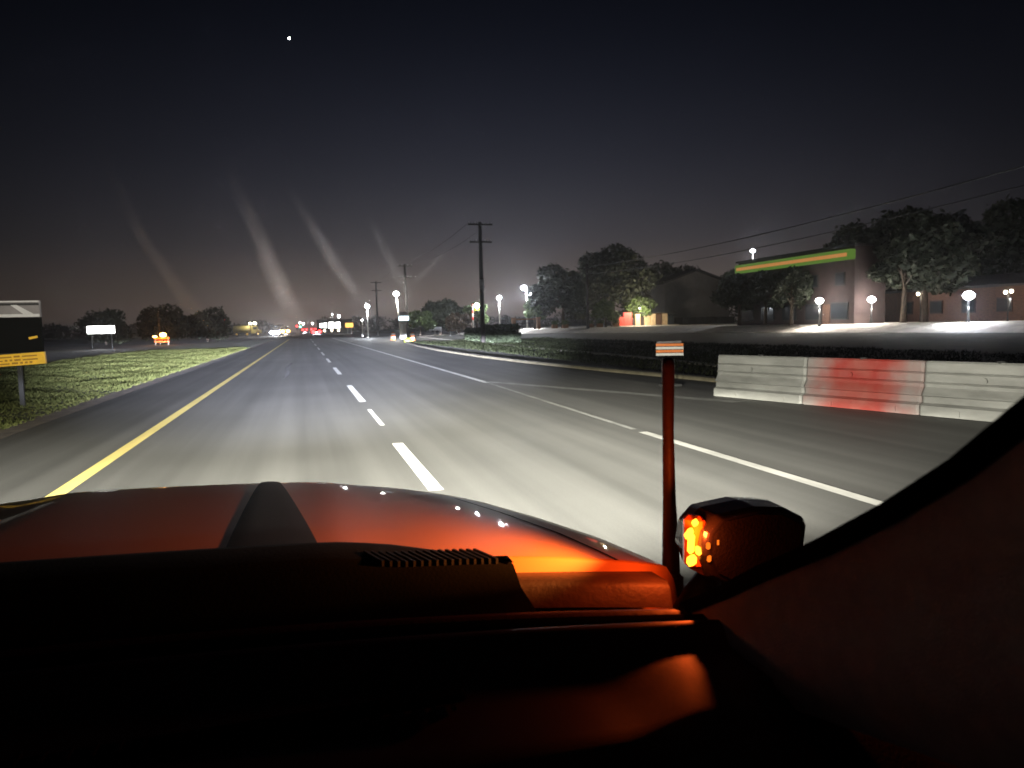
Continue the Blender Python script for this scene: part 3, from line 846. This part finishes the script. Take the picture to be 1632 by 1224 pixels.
# ------------------------------------------------------------------ left side
def work_truck():
    t = thing('tank_truck', (-18, 262, 0), 'far olive yellow tank truck with lit roof lamps', 'truck')
    MB().tube([(-22.8, 262, 2.4), (-22.4, 262, 2.4), (-17.6, 262, 2.4), (-17.2, 262, 2.4)], [.9, 1.25, 1.25, .9], 18).build('tank', 'olive', t, smooth=True)
    c = MB().prism([(-17.0, .8), (-13.6, .8), (-13.5, 1.9), (-14.6, 2.2), (-15.0, 3.4), (-17.0, 3.4)], 'y', 260.8, 263.2).build('cab', 'olive', t, bevel=.08)
    MB().box((-15.7, 260.77, 2.7), (1.2, .05, .9)).build('window', 'glass_dark', c)
    MB().box((-18.4, 262, .95), (9.4, 1.2, .22)).build('chassis', 'dark', t)
    for x in (-21.6, -18.3, -14.8):
        w = MB().tube([(x, 260.7, .75), (x, 261.2, .75)], .75, 18).build('wheel', 'tyre', t)
        MB().tube([(x, 260.62, .75), (x, 260.72, .75)], .34, 12).build('hub', 'sign_yellow', w)
    for x, r in ((-17.2, .3), (-15.7, .4)):
        MB().ball((x, 261, 4.3), (r * 1.4, r, r)).build('roof_lamp', 'lamp_warm', t)
        MB().tube([(x, 261, 3.3), (x, 261, 4.2)], .06, 6).build('lamp_stalk', 'dark', t)
    lamp('POINT', 'roof_light', (-16.9, 258.8, 4.6), 900, (1, .9, .65), t, .3)
work_truck()
t = thing('red_beacon', (-25, 262, 0), 'tiny red beacon on a thin mast left of the tank truck', 'beacon')
MB().tube([(-25, 262, 0), (-25, 262, 5.6)], .06, 8).build('mast', 'dark', t)
MB().ball((-25, 262, 5.8), .3).build('beacon_lamp', glow('beacon_red', (1, .04, .05), 3), t)

def lit_board():
    t = thing('lit_board', (-21.6, 90, 0), 'glaring white lit board on two legs far left', 'sign')
    b = MB().box((-21.6, 90.2, 2.2), (2.95, .3, 1.0), bevel=.05).build('case', 'sign_black', t)
    MB().box((-21.6, 90.03, 2.2), (2.75, .05, .8), bevel=.02).build('lit_face', 'lit_white', b)
    for dx in (-1.0, 1.0):
        MB().tube([(-21.6 + dx, 90.2, 0), (-21.6 + dx, 90.2, 1.75)], .07, 8).build('leg', 'dark', t)
    lamp('POINT', 'board_light', (-21.6, 89.2, 2.1), 260, (1, 1, .97), t, .4)
lit_board()

def amber_barricade():
    t = thing('barricade', (-18.9, 110, 0), 'small barricade carrying a glaring amber warning lamp', 'barricade')
    for dx in (-.8, .8):
        MB().tube([(-18.9 + dx, 109.7, 0), (-18.9 + dx, 110, 1.2), (-18.9 + dx, 110.3, 0)], .04, 6).build('leg', 'grey_metal', t)
    for z in (.5, .95):
        MB().box((-18.9, 109.95, z), (2.0, .05, .22)).build('rail', 'drum_orange', t)
    MB().ball((-18.7, 109.9, 1.42), (.42, .2, .3)).build('warning_lamp', 'lamp_orange', t)
    MB().ball((-19.75, 109.9, 1.2), (.28, .12, .12)).build('side_lamp', 'lamp_orange', t)
    lamp('POINT', 'amber_light', (-18.8, 109.2, 1.5), 420, (1, .45, .14), t, .3)
amber_barricade()
t = thing('thin_pole', (-19.4, 111.5, 0), 'thin bare pole rising behind the amber warning lamp', 'pole')
MB().tube([(-19.4, 111.5, 0), (-19.4, 111.5, 4.7)], [.07, .05], 8).build('shaft', 'wood', t)
MB().tube([(-19.4, 111.5, 4.65), (-19.4, 111.5, 4.75)], .06, 8).build('cap', 'grey_metal', t)

def roadside_sign():
    Y = 19.0
    t = thing('roadside_sign', (-6.9, Y, 0), 'black roadside board with white headed top and yellow plate', 'sign')
    x0, x1 = -7.9, -5.77
    xc, w = (x0 + x1) / 2, x1 - x0
    MB().box((xc, Y, 1.66), (w, .10, .80)).build('black_panel', 'sign_black', t)
    hd = MB().box((xc, Y, 2.255), (w, .10, .375)).build('head_panel', 'sign_grey', t)
    MB().box((xc, Y - .058, 2.425), (w - .02, .012, .03)).build('top_rule', 'sign_white', hd)
    MB().box((xc, Y - .058, 2.105), (w - .02, .012, .065)).build('bottom_rule', 'sign_white', hd)
    MB().add([(-6.34, Y - .06, 2.345), (-6.22, Y - .06, 2.345), (-5.90, Y - .06, 2.14), (-6.10, Y - .06, 2.14)], [(0, 1, 2, 3)]).build('white_slash', 'sign_white', hd, solid=.012)
    MB().add([(-7.05, Y - .06, 2.345), (-6.93, Y - .06, 2.345), (-6.61, Y - .06, 2.14), (-6.81, Y - .06, 2.14)], [(0, 1, 2, 3)]).build('white_slash', 'sign_white', hd, solid=.012)
    MB().box((xc, Y - .056, 2.36), (w - .02, .012, .05)).build('dark_rule', 'dark', hd)
    pl = MB().box((xc + .02, Y - .03, 1.08), (w + .04, .10, .27), ry=-.05).build('yellow_plate', 'sign_yellow', t)
    random.seed(3)
    for row, z in enumerate((1.155, 1.075, 1.005)):
        x = -7.7
        while x < -5.95:
            l = random.choice((.05, .05, .08, .12, .3))
            MB().box((x + l / 2, Y - .086, z + .05 * (x + 6.8)), (l, .012, .042 if l < .2 else .03), ry=-.05).build('ink_mark', 'sign_ink', pl)
            x += l + .045
    MB().box((-5.94, Y - .06, 1.60), (.18, .02, .05), ry=-.2).build('yellow_reflector', 'sign_yellow', t)
    for x in (-7.6, -6.3):
        MB().box((x, Y + .08, 1.2), (.09, .06, 2.4)).build('post', 'dark', t)
roadside_sign()

# ------------------------------------------------------------------ water-filled barriers on the right
def faded_red():
    m = M['barrier_red']; t = m.node_tree; b = t.nodes['Principled BSDF']
    src = b.inputs['Base Color'].links[0].from_socket
    tc = nd(t, 'ShaderNodeTexCoord'); sp = nd(t, 'ShaderNodeSeparateXYZ'); t.links.new(tc.outputs['Object'], sp.inputs[0])
    nz = nd(t, 'ShaderNodeTexNoise'); nz.inputs['Scale'].default_value = 3.0; nz.inputs['Detail'].default_value = 7
    t.links.new(tc.outputs['Object'], nz.inputs['Vector'])
    # distance from the middle of the piece, roughened: the red gives way to pale grey towards both ends
    a = nd(t, 'ShaderNodeMath', operation='ADD'); a.inputs[1].default_value = 1.05; t.links.new(sp.outputs['Y'], a.inputs[0])
    ab = nd(t, 'ShaderNodeMath', operation='ABSOLUTE'); t.links.new(a.outputs[0], ab.inputs[0])
    nn = nd(t, 'ShaderNodeMath', operation='MULTIPLY_ADD'); nn.inputs[1].default_value = 1.0; t.links.new(nz.outputs['Fac'], nn.inputs[0]); t.links.new(ab.outputs[0], nn.inputs[2])
    mr = nd(t, 'ShaderNodeMapRange'); mr.interpolation_type = 'SMOOTHSTEP'
    mr.inputs[1].default_value = .75; mr.inputs[2].default_value = 1.75; t.links.new(nn.outputs[0], mr.inputs[0])
    mx = nd(t, 'ShaderNodeMix', data_type='RGBA')
    t.links.new(mr.outputs[0], mx.inputs[0]); t.links.new(src, mx.inputs[6]); mx.inputs[7].default_value = (.22, .205, .195, 1)
    t.links.new(mx.outputs[2], b.inputs['Base Color'])
faded_red()
def barrier(i, red, label):
    d = Vector((.262, -.965, 0)).normalized(); n = Vector((-d.y, d.x, 0)) * -1
    if n.x < 0: n = -n
    L = 2.185
    s = Vector((8.33, 13.55, 0)) + d * (i * 2.2)
    t = thing('barrier', s, label, 'barrier', 'road barriers along the right lane')
    m = 'barrier_red' if red else 'barrier_white'
    half = [(0, 0), (0, .16), (.055, .19), (.075, .20), (.075, .30), (.045, .32), (.06, .35), (.125, .45), (.125, .50), (.10, .52), (.125, .54), (.135, .66), (.110, .68), (.135, .70), (.145, .84), (.17, .87)]
    full = half + [(.46 - a, b) for a, b in reversed(half)]
    rows = []
    for k, (u, inset) in enumerate(((0, .03), (.04, 0), (L - .04, 0), (L, .03))):
        rows.append([tuple(s + d * u + n * (a + (inset if a < .23 else -inset)) + Vector((0, 0, b * (1 - inset * .4) + .01))) for a, b in full])
    mb = MB().grid(rows)
    k = len(full)
    mb.f.append(tuple(range(k))); mb.f.append(tuple(range(3 * k, 4 * k)))
    b = mb.build('body', m, t)
    c = s + d * (L / 2) + n * .23
    MB().tube([(c.x, c.y, .87), (c.x, c.y, .905)], [.07, .06], 14).build('fill_cap', 'dark', t)
    for u in (.5, L - .5):
        p = s + d * u - n * .004
        MB().box((p.x, p.y, .075), (.02, .26, .09), rz=math.atan2(-d.x, d.y) + 0).build('fork_slot', m, t)
    p = s + d * (L * .42) + n * .115
    MB().tube([(p.x, p.y, .60), (p.x - n.x * .02, p.y - n.y * .02, .60)], .045, 14).build('drain_plug', m, t)
    return t
barrier(0, False, 'white plastic road barrier at the far end of its row')
barrier(1, True, 'red plastic road barrier between two white ones')
barrier(2, False, 'white plastic road barrier just right of the red one')
barrier(3, False, 'white plastic road barrier cut by the windshield pillar')

def striped_board():
    x, y = 8.70, 16.1
    t = thing('striped_board', (x, y, 0), 'small orange and white striped board on a thin leg past barriers', 'sign')
    for i in range(4):
        MB().box((x, y, .80 + i * .078), (.74, .03, .064), ry=.02).build('stripe_slat', 'reflect_white' if i % 2 == 0 else 'reflect_orange', t)
    MB().box((x, y + .03, 1.10), (.66, .03, .05)).build('top_bar', 'sign_grey', t)
    MB().box((x + .03, y + .035, .55), (.05, .03, 1.1)).build('leg', 'sign_black', t)
    MB().box((x + .03, y + .035, .03), (.5, .3, .06), bevel=.01).build('foot', 'tyre', t)
striped_board()

# ------------------------------------------------------------------ our own truck: hood, cowl, mirror, cab front
TX = -.35
truck = thing('pickup_truck', (TX, 1.5, 0), 'orange red pickup truck we look out of, hood and dark cab', 'truck')
def tilt(x): return -.04 * (x - TX)
def interp(t, xs, ys):
    return float(np.interp(t, xs, ys))

HY = [1.44, 1.58, 1.8, 2.1, 2.4, 2.52, 2.60, 2.66, 2.74, 2.84]
def hw(y):
    return interp(y, [1.44, 1.58, 1.8, 2.1, 2.4, 2.52, 2.6, 2.66, 2.74, 2.84], [1.155, 1.14, 1.10, 1.02, .92, .87, .81, .78, .76, .74])
def hz(y):
    return interp(y, [1.44, 1.58, 1.8, 2.1, 2.4, 2.52, 2.6, 2.66, 2.74, 2.84], [1.152, 1.148, 1.141, 1.126, 1.110, 1.102, 1.096, 1.083, 1.04, .95])
def hood_z(x, y):
    u = (x - TX) / hw(y)
    z = hz(y) - .045 * min(1.2, abs(u)) ** 4 - .018 * abs(u) ** 2
    # a raised bulge down the middle
    k = max(0.0, 1 - abs(abs(x - TX) - .0) / .52)
    z += .010 * min(1, k * 4)
    return z + tilt(x)
rows = []
ys = [1.499] + list(np.linspace(1.50, 2.84, 40))
for y in ys:
    row = []
    w = hw(y)
    for j in range(61):
        u = -1 + 2 * j / 60
        x = TX + u * w
        row.append((x, y, hood_z(x, y)))
    a = row[0]; b = row[-1]
    row = [(a[0] - .05, y - .03, a[2] - .45), (a[0] - .035, y - .01, a[2] - .12), (a[0] - .018, y, a[2] - .03)] + row + [(b[0] + .018, y, b[2] - .03), (b[0] + .035, y - .01, b[2] - .12), (b[0] + .05, y - .03, b[2] - .45)]
    if y < 1.4995:
        row = [(p[0], 1.505, .75) for p in row]
    rows.append(row)
rows.append([(p[0], 2.9, .45) for p in rows[-1]])
hood = MB().grid(rows).build('hood', 'paint', truck, smooth=True)
# black tapering wedge laid on the hood
rows = []
for i in range(24):
    k = i / 23
    y = 1.63 + 1.01 * k
    c = -.086 - .050 * k
    w = .072 * (1 - k) ** .8 + .026
    hh = .003
    row = []
    for j in range(9):
        u = -1 + 2 * j / 8
        x = c + u * w
        row.append((x, y, hood_z(x, y) + .002 + hh * (1 - u ** 4)))
    rows.append(row)
MB().grid(rows).build('hood_wedge', 'wedge', hood, smooth=True)
# hood to fender gap
rows = []
for i in range(20):
    y = 1.52 + .85 * i / 19
    x = TX + hw(y) * (.90 - .02 * i / 19)
    rows.append([(x - .004, y, hood_z(x - .004, y) + .0015), (x + .004, y, hood_z(x + .004, y) + .0015)])
MB().grid(rows).build('panel_gap', 'seal', hood)
for x in (-.85,):
    MB().ball((x, 1.66, hood_z(x, 1.66) + .006), (.02, .012, .008)).build('washer_nozzle', 'black_plastic', hood)

# cowl
rows = []
for i in range(32):
    x = -1.45 + 1.86 * i / 31
    yr = 1.64 if x < .16 else 1.64 - .17 * ((x - .16) / .25)
    zr = hood_z(x, yr) + .007
    rows.append([(x, yr + .004, zr - .012), (x, yr, zr), (x, yr - .02, zr + .002), (x, 1.50, hood_z(x, 1.5) + .010), (x, 1.45, hood_z(x, 1.5) + .004), (x, 1.40, 1.108 + tilt(x)), (x, 1.27, 1.094 + tilt(x)), (x, 1.2, 1.08 + tilt(x))])
MB().grid(rows).build('cowl_panel', mat('matt_black_cowl', (.005, .005, .005), .85, vary=.2, vscale=9, bump=.15, bscale=150, spec=.06), truck, smooth=True)
cowl = bpy.data.objects['cowl_panel']
rows = []
for i in range(15):
    x = .36 + .40 * i / 14
    k = .8 + .2 * i / 14
    rows.append([(x, 1.53 - .03 * k ** 3, 1.135 - .055 * k ** 3 + tilt(x)), (x, 1.475 - .05 * k ** 3, 1.138 - .055 * k ** 3 + tilt(x)), (x, 1.462 - .05 * k ** 3, 1.125 - .055 * k ** 3 + tilt(x)), (x, 1.45 - .05 * k ** 3, 1.085 - .055 * k ** 3 + tilt(x))])
MB().grid(rows).build('cowl_lip', 'post', truck, smooth=True)
for i in range(16):
    x = .12 + i * .016
    MB().box((x, 1.50, hood_z(x, 1.5) + .010), (.006, .09, .012), rz=.35).build('cowl_slat', 'black_plastic', cowl)
# painted strip at the foot of the windshield
rows = []
for i in range(25):
    x = -1.15 + 1.83 * i / 24
    k = ((x - TX) / 1.05) ** 2
    y = 1.285 - .085 * k
    rows.append([(x, y + .045, 1.105 - .012 * k + tilt(x)), (x, y + .012, 1.112 - .012 * k + tilt(x)), (x, y, 1.10 - .012 * k + tilt(x))])
MB().grid(rows).build('windshield_base_trim', 'post', truck, smooth=True)
rows = []
for i in range(25):
    x = -1.15 + 1.86 * i / 24
    k = ((x - TX) / 1.05) ** 2
    y = 1.268 - .085 * k
    rows.append([(x, y + .01, 1.102 - .012 * k + tilt(x)), (x, y, 1.118 - .012 * k + tilt(x)), (x, y - .03, 1.112 - .012 * k + tilt(x)), (x, y - .045, 1.07 + tilt(x))])
MB().grid(rows).build('glass_seal', 'seal', truck, smooth=True)

# windshield pane: clean clear glass
gm = bpy.data.materials.new('clear_glass'); gm.use_nodes = True
gt = gm.node_tree; gt.nodes.clear()
go = nd(gt, 'ShaderNodeOutputMaterial'); gtr = nd(gt, 'ShaderNodeBsdfTransparent')
gtr.inputs['Color'].default_value = (.985, .99, .985, 1)
gt.links.new(gtr.outputs[0], go.inputs['Surface'])
def ws(u, v):
    x0 = -1.36 + 2.02 * u; x1 = -1.18 + 1.68 * u
    k = (2 * u - 1) ** 2
    y = (1.262 - .085 * k) * (1 - v) + (.44 - .05 * k) * v + .05 * math.sin(math.pi * v)
    z = (1.108 - .012 * k + tilt(x0)) * (1 - v) + 1.93 * v
    return (x0 * (1 - v) + x1 * v, y, z)
MB().grid([[ws(u / 12, v / 8) for u in range(13)] for v in range(9)]).build('windshield', gm, truck, smooth=True)

# greasy wiper smears on the glass
sm = bpy.data.materials.new('grease_film'); sm.use_nodes = True
st = sm.node_tree; st.nodes.clear()
so = nd(st, 'ShaderNodeOutputMaterial'); s_t = nd(st, 'ShaderNodeBsdfTransparent'); s_d = nd(st, 'ShaderNodeBsdfRefraction'); s_m = nd(st, 'ShaderNodeMixShader')
s_d.inputs['Color'].default_value = (.95, .92, .90, 1)
s_d.inputs['IOR'].default_value = 1.12; s_d.inputs['Roughness'].default_value = .75
s_a = nd(st, 'ShaderNodeAttribute'); s_a.attribute_name = 'film'
st.links.new(s_a.outputs['Fac'], s_m.inputs[0]); st.links.new(s_t.outputs[0], s_m.inputs[1]); st.links.new(s_d.outputs[0], s_m.inputs[2])
st.links.new(s_m.outputs[0], so.inputs['Surface'])
pane = bpy.data.objects['windshield']
def smear(pts, w0, w1, a):
    us = [p[0] for p in pts]; vs = [p[1] for p in pts]
    T = [i / (len(pts) - 1) for i in range(len(pts))]
    rows = []; fade = []
    for i in range(25):
        k = i / 24
        u = float(np.interp(k, T, us)); v = float(np.interp(k, T, vs)); w = w0 + (w1 - w0) * k
        row = []
        for j in range(9):
            q = -1 + j / 4
            p = ws(u + q * w, v)
            row.append((p[0], p[1] - .004, p[2] - .002))
            fade.append(a * max(0, 1 - q * q) ** 1.5 * math.sin(math.pi * min(1, .04 + .96 * k) ** 1.5) * (1 + .25 * math.sin(i * 1.3 + j)))
        rows.append(row)
    o = MB().grid(rows).build('glass_smear', sm, pane, smooth=True)
    at = o.data.attributes.new('film', 'FLOAT', 'POINT')
    at.data.foreach_set('value', fade)
smear([(.612, .82), (.620, .73), (.633, .664), (.652, .606)], .003, .006, .08)
smear([(.664, .80), (.672, .752), (.680, .69), (.690, .628)], .003, .0085, .09)
smear([(.690, .78), (.701, .742), (.714, .694), (.730, .655)], .003, .006, .08)
smear([(.728, .755), (.746, .686), (.755, .655)], .003, .006, .06)
smear([(.770, .725), (.751, .683)], .002, .003, .06)

# dashboard
def dash_row(x):
    k = ((x - TX) / 1.05) ** 2
    e = max(0.0, (x - .52) / .26)          # towards the right end the pad falls away in an arc
    e = min(e, 1.25)
    dz = tilt(x)
    f = .085 * k
    drop = .09 * e ** 2
    pull = .10 * e ** 2
    b = max(0.0, 1 - abs(x - .62) / .20)
    b = .030 * b * b * (3 - 2 * b)
    prof = [(1.235 - f, 1.075), (1.225 - f, 1.112), (1.205 - f, 1.120), (1.19 - f, 1.116), (1.165 - f, 1.090), (1.12 - f, 1.075 + b * .6), (1.06 - f, 1.070 + b), (1.00 - f * .6, 1.070 + b),
            (.93 - f * .4 + pull * .5, 1.072 + b - drop), (.88 + pull * .5, 1.068 + b - drop), (.862 + pull * .5, 1.058 + b - drop), (.850 + pull * .5, 1.048 + b - drop), (.83 + pull * .45, 1.054 + b - drop), (.80 + pull * .4, 1.048 + b - drop * 1.1), (.74 + pull * .3, 1.03 - drop * 1.2), (.69 + pull * .2, .96 - drop * 1.2), (.66, .80), (.66, .5)]
    return [(x, y, z + dz) for y, z in prof]
xs = list(np.linspace(-1.5, .25, 22)) + list(np.linspace(.28, .84, 26))
MB().grid([dash_row(x) for x in xs]).build('dashboard', 'dash', truck, smooth=True)
dashb = bpy.data.objects['dashboard']
MB().box((-.34, 1.03, 1.068 + tilt(-.34)), (1.1, .035, .012), bevel=.005).build('defrost_vent', 'seal', dashb)
for i in range(36):
    x = -.86 + i * .03
    MB().box((x, 1.03, 1.076 + tilt(x)), (.006, .03, .006)).build('vent_fin', 'black_plastic', dashb)
for x in (-.30, .02):
    MB().box((x, .855, 1.062 + tilt(x)), (.16 if x < -.1 else .05, .01, .006), bevel=.002).build('chrome_strip', 'grey_metal', dashb)

# right windshield pillar: black seal edge, cloth trim, then the door below
edge = [(.735, 1.30, 1.02), (.69, 1.245, 1.064), (.675, 1.10, 1.146), (.66, .958, 1.232), (.65, .81, 1.318), (.64, .683, 1.399), (.63, .58, 1.472), (.62, .493, 1.546), (.60, .40, 1.66), (.57, .33, 1.80), (.53, .30, 1.95)]
eye = Vector((0, 0, 1.62))
rows = []
for i, e in enumerate(edge):
    p = Vector(e)
    k = i / (len(edge) - 1)
    rows.append([tuple(p + Vector((.05, .03, -.02))), tuple(p), tuple(p + Vector((.008, -.006, -.010))), tuple(p + Vector((.017, -.012, -.018))), tuple(p + Vector((.06, -.01, -.02)))])
MB().grid(rows).build('pillar_seal', 'seal', truck, smooth=True)
rows = []
for i, e in enumerate(edge):
    p = Vector(e)
    k = i / (len(edge) - 1)
    wd = interp(k, [0, .2, .35, .5, .65, 1], [.10, .14, .20, .26, .30, .30])
    rows.append([tuple(p + Vector((.020, -.008, -.014))), tuple(p + Vector((.020, -.03, -.032))), tuple(p + Vector((.016, -.035 - wd * .35, -.035 - wd * .25))), tuple(p + Vector((.018, -.04 - wd * .62, -.045 - wd * .5))), tuple(p + Vector((.05, -.03 - wd * .85, -.05 - wd * .72)))])
MB().grid(rows).build('pillar_trim', 'trim', truck, smooth=True)
rows = []
for i in range(14):
    y = 1.32 - 1.5 * i / 13
    top = interp(i / 13, [0, .35, .6, 1], [1.00, 1.06, 1.10, 1.10])
    rows.append([(.86, y, top + .0), (.80, y, top), (.76, y, top - .03), (.755, y, .85), (.73, y, .6), (.74, y, .3)])
MB().grid(rows).build('door_panel', 'black_plastic', truck, smooth=True)
# roof edge over the camera
rows = []
for i in range(13):
    u = i / 12
    x = -1.18 + 1.68 * u
    k = (2 * u - 1) ** 2
    rows.append([(x, .44 - .05 * k, 1.935), (x, .36 - .05 * k, 1.925), (x, -.2, 1.945), (x, -1.2, 1.94)])
MB().grid(rows).build('roof_panel', 'trim', truck, smooth=True, solid=-.03)

# marker post by the cowl corner
px, py = .835, 1.552
mp = MB().tube([(px + .004, py, .96), (px + .003, py, 1.06), (px, py, 1.19), (px - .002, py, 1.36), (px - .001, py, 1.51), (px - .001, py, 1.528), (px - .001, py, 1.533)], [.023, .0205, .0155, .0135, .0155, .014, .008], 14).build('marker_post', 'post', truck, smooth=True)
MB().box((px - .005, py - .012, .985), (.05, .05, .05), bevel=.006).build('bracket', 'post', mp)
MB().box((px - .01, py - .022, .955), (.05, .04, .014)).build('bracket_foot', 'seal', mp)
# side mirror with amber lamp on its inner edge
mo = MB()
mx, my, mz = .945, 1.43, 1.120
prof = [(-.125, -.062), (-.145, -.01), (-.135, .045), (-.10, .078), (.00, .088), (.08, .078), (.135, .048), (.142, .03), (.135, -.02), (.12, -.075), (.05, -.098), (-.06, -.098)]
rows = []
for k, (dy, s) in enumerate(((-.075, .88), (-.06, .97), (0, 1.0), (.05, .93), (.085, .72), (.095, .4))):
    rows.append([(mx + a * s, my + dy, mz + b * s) for a, b in prof] + [(mx + prof[0][0] * s, my + dy, mz + prof[0][1] * s)])
mo.grid(rows)
n = len(prof) + 1
mo.f.append(tuple(range(n - 1))); mo.f.append(tuple(range(5 * n, 5 * n + n - 1)))
mirror = mo.build('side_mirror', 'black_gloss', truck, smooth=False, bevel=.006)
MB().add([(mx + a * .80, my - .0765, mz + b * .80) for a, b in prof], [tuple(range(len(prof)))]).build('mirror_glass', 'black_plastic', mirror)
MB().tube([(mx - .05, my + .02, mz - .08), (mx - .10, my + .02, mz - .13), (mx - .14, my + .03, mz - .20)], [.03, .026, .03], 10).build('mirror_arm', 'black_plastic', mirror, smooth=True)
# the lamp: a lens with a row of lit cells
lx, ly, lz = mx - .148, my - .045, mz + .012
ln = MB().box((lx + .014, ly + .012, lz), (.03, .05, .12), rz=.5, bevel=.01).build('amber_lamp', mat('amber_lens', (.5, .1, .01), .2), mirror)
for dx, dz, w, h, r in ((.006, .050, .016, .018, .6), (-.006, .026, .030, .018, -.5), (-.002, .004, .018, .046, .12), (.012, -.012, .010, .022, -.2), (-.001, -.034, .030, .024, .1)):
    MB().box((lx - .004 + dx, ly - .012 - dx * .4, lz + dz), (w, .014, h), rz=.5, ry=r, bevel=.006).build('lit_cell', 'lamp_amber', ln)
for dx, dz in ((.026, .0), (.028, -.028), (.048, .006)):
    MB().box((lx + dx, ly - .028, lz + dz), (.010, .008, .016), bevel=.003).build('dim_cell', glow('dim_amber', (1, .16, .01), 1.6), ln)
lamp('POINT', 'amber_light', (lx - .012, ly - .045, lz + .03), 4.0, (1, .11, .015), ln, .015)
lamp('SPOT', 'amber_beam', (lx - .03, ly - .02, lz + .088), 74.0, (1, .28, .05), ln, .015, aim=(-.62, 2.35, 1.13), size=76)

# headlights of our own truck: flat wide beams with a cut-off at the horizon
def headlamp_beam(name, loc, energy, color, parent, aim, size, wide, cut, leak):
    o = lamp('SPOT', name, loc, energy, color, parent, .04, aim=aim, size=size)
    o.scale = (wide, 1, 1)
    d = o.data; d.use_nodes = True
    t = d.node_tree; t.nodes.clear()
    out = nd(t, 'ShaderNodeOutputLight'); em = nd(t, 'ShaderNodeEmission'); fo = nd(t, 'ShaderNodeLightFalloff')
    tc = nd(t, 'ShaderNodeTexCoord'); sp = nd(t, 'ShaderNodeSeparateXYZ'); mr = nd(t, 'ShaderNodeMapRange')
    fo.inputs['Strength'].default_value = 1.0
    t.links.new(tc.outputs['Normal'], sp.inputs[0])
    mr.interpolation_type = 'SMOOTHSTEP'
    mr.inputs[1].default_value = cut[0]; mr.inputs[2].default_value = cut[1]
    mr.inputs[3].default_value = 1.0; mr.inputs[4].default_value = 0.0
    t.links.new(sp.outputs['Y'], mr.inputs[0])
    lw = nd(t, 'ShaderNodeMapRange')                # nothing escapes far above the cut-off
    lw.inputs[1].default_value = .11; lw.inputs[2].default_value = .16
    lw.inputs[3].default_value = 1.0; lw.inputs[4].default_value = 0.0
    t.links.new(sp.outputs['Y'], lw.inputs[0])
    ml = nd(t, 'ShaderNodeMath', operation='MULTIPLY')
    t.links.new(mr.outputs[0], ml.inputs[0]); t.links.new(lw.outputs[0], ml.inputs[1])
    kr = nd(t, 'ShaderNodeMapRange')                # kerb-side beam: the left spreads less light
    kr.inputs[1].default_value = -.55; kr.inputs[2].default_value = -.05
    kr.inputs[3].default_value = .6; kr.inputs[4].default_value = 1.0
    t.links.new(sp.outputs['X'], kr.inputs[0])
    mk = nd(t, 'ShaderNodeMath', operation='MULTIPLY')
    t.links.new(ml.outputs[0], mk.inputs[0]); t.links.new(kr.outputs[0], mk.inputs[1])
    mu = nd(t, 'ShaderNodeMath', operation='MULTIPLY')
    t.links.new(fo.outputs['Constant'], mu.inputs[0]); t.links.new(mk.outputs[0], mu.inputs[1])
    # stray light above the cut-off dies away with distance
    mq = nd(t, 'ShaderNodeMath', operation='MULTIPLY'); mq.inputs[1].default_value = leak * 4 * math.pi / energy
    t.links.new(fo.outputs['Quadratic'], mq.inputs[0])
    iv = nd(t, 'ShaderNodeMath', operation='SUBTRACT'); t.links.new(lw.outputs[0], iv.inputs[0]); t.links.new(mr.outputs[0], iv.inputs[1]); iv.use_clamp = True
    mw = nd(t, 'ShaderNodeMath', operation='MULTIPLY'); t.links.new(mq.outputs[0], mw.inputs[0]); t.links.new(iv.outputs[0], mw.inputs[1])
    ms = nd(t, 'ShaderNodeMath', operation='ADD'); t.links.new(mu.outputs[0], ms.inputs[0]); t.links.new(mw.outputs[0], ms.inputs[1])
    t.links.new(ms.outputs[0], em.inputs['Strength'])
    t.links.new(em.outputs[0], out.inputs['Surface'])
    return o

for sx in (-.72, .72):
    x = TX + sx
    hl = MB().box((x, 2.94, .78), (.36, .14, .19), bevel=.03).build('headlight', 'black_plastic', truck)
    MB().box((x, 3.02, .78), (.30, .02, .13), bevel=.005).build('lens', 'lamp_white', hl)
    headlamp_beam('low_beam', (x, 3.08, .80), 800, (1.0, .965, .82), hl, (x + 4.2, 24, .80), 80, 3.2, (-.085, -.022), 330)
    headlamp_beam('long_beam', (x, 3.08, .80), 960, (.78, .82, 1.0), hl, (x + 2.2, 80, .80), 14, 3.4, (-.018, .001), 60)

# ------------------------------------------------------------------ planet in the dusk sky
MB().ball((.58, 3000, 1124), 3.4, 12, 8).build('planet', 'star', label='single bright white planet high in the dark sky', cat='planet')

# ------------------------------------------------------------------ thin haze added so the lamps glow
hm = bpy.data.materials.new('haze_air'); hm.use_nodes = True
ht = hm.node_tree; ht.nodes.clear()
ho = nd(ht, 'ShaderNodeOutputMaterial'); pv = nd(ht, 'ShaderNodeVolumePrincipled')
pv.inputs['Color'].default_value = (.86, .87, .92, 1)
pv.inputs['Density'].default_value = .0006
pv.inputs['Anisotropy'].default_value = .8
ht.links.new(pv.outputs[0], ho.inputs['Volume'])
HAZE = True
if HAZE:
    MB().box((0, 790, 8.5), (3040, 1720, 19.2)).build('haze', hm, kind='stuff', label='thin added haze that gives the lamps a glow', cat='haze')
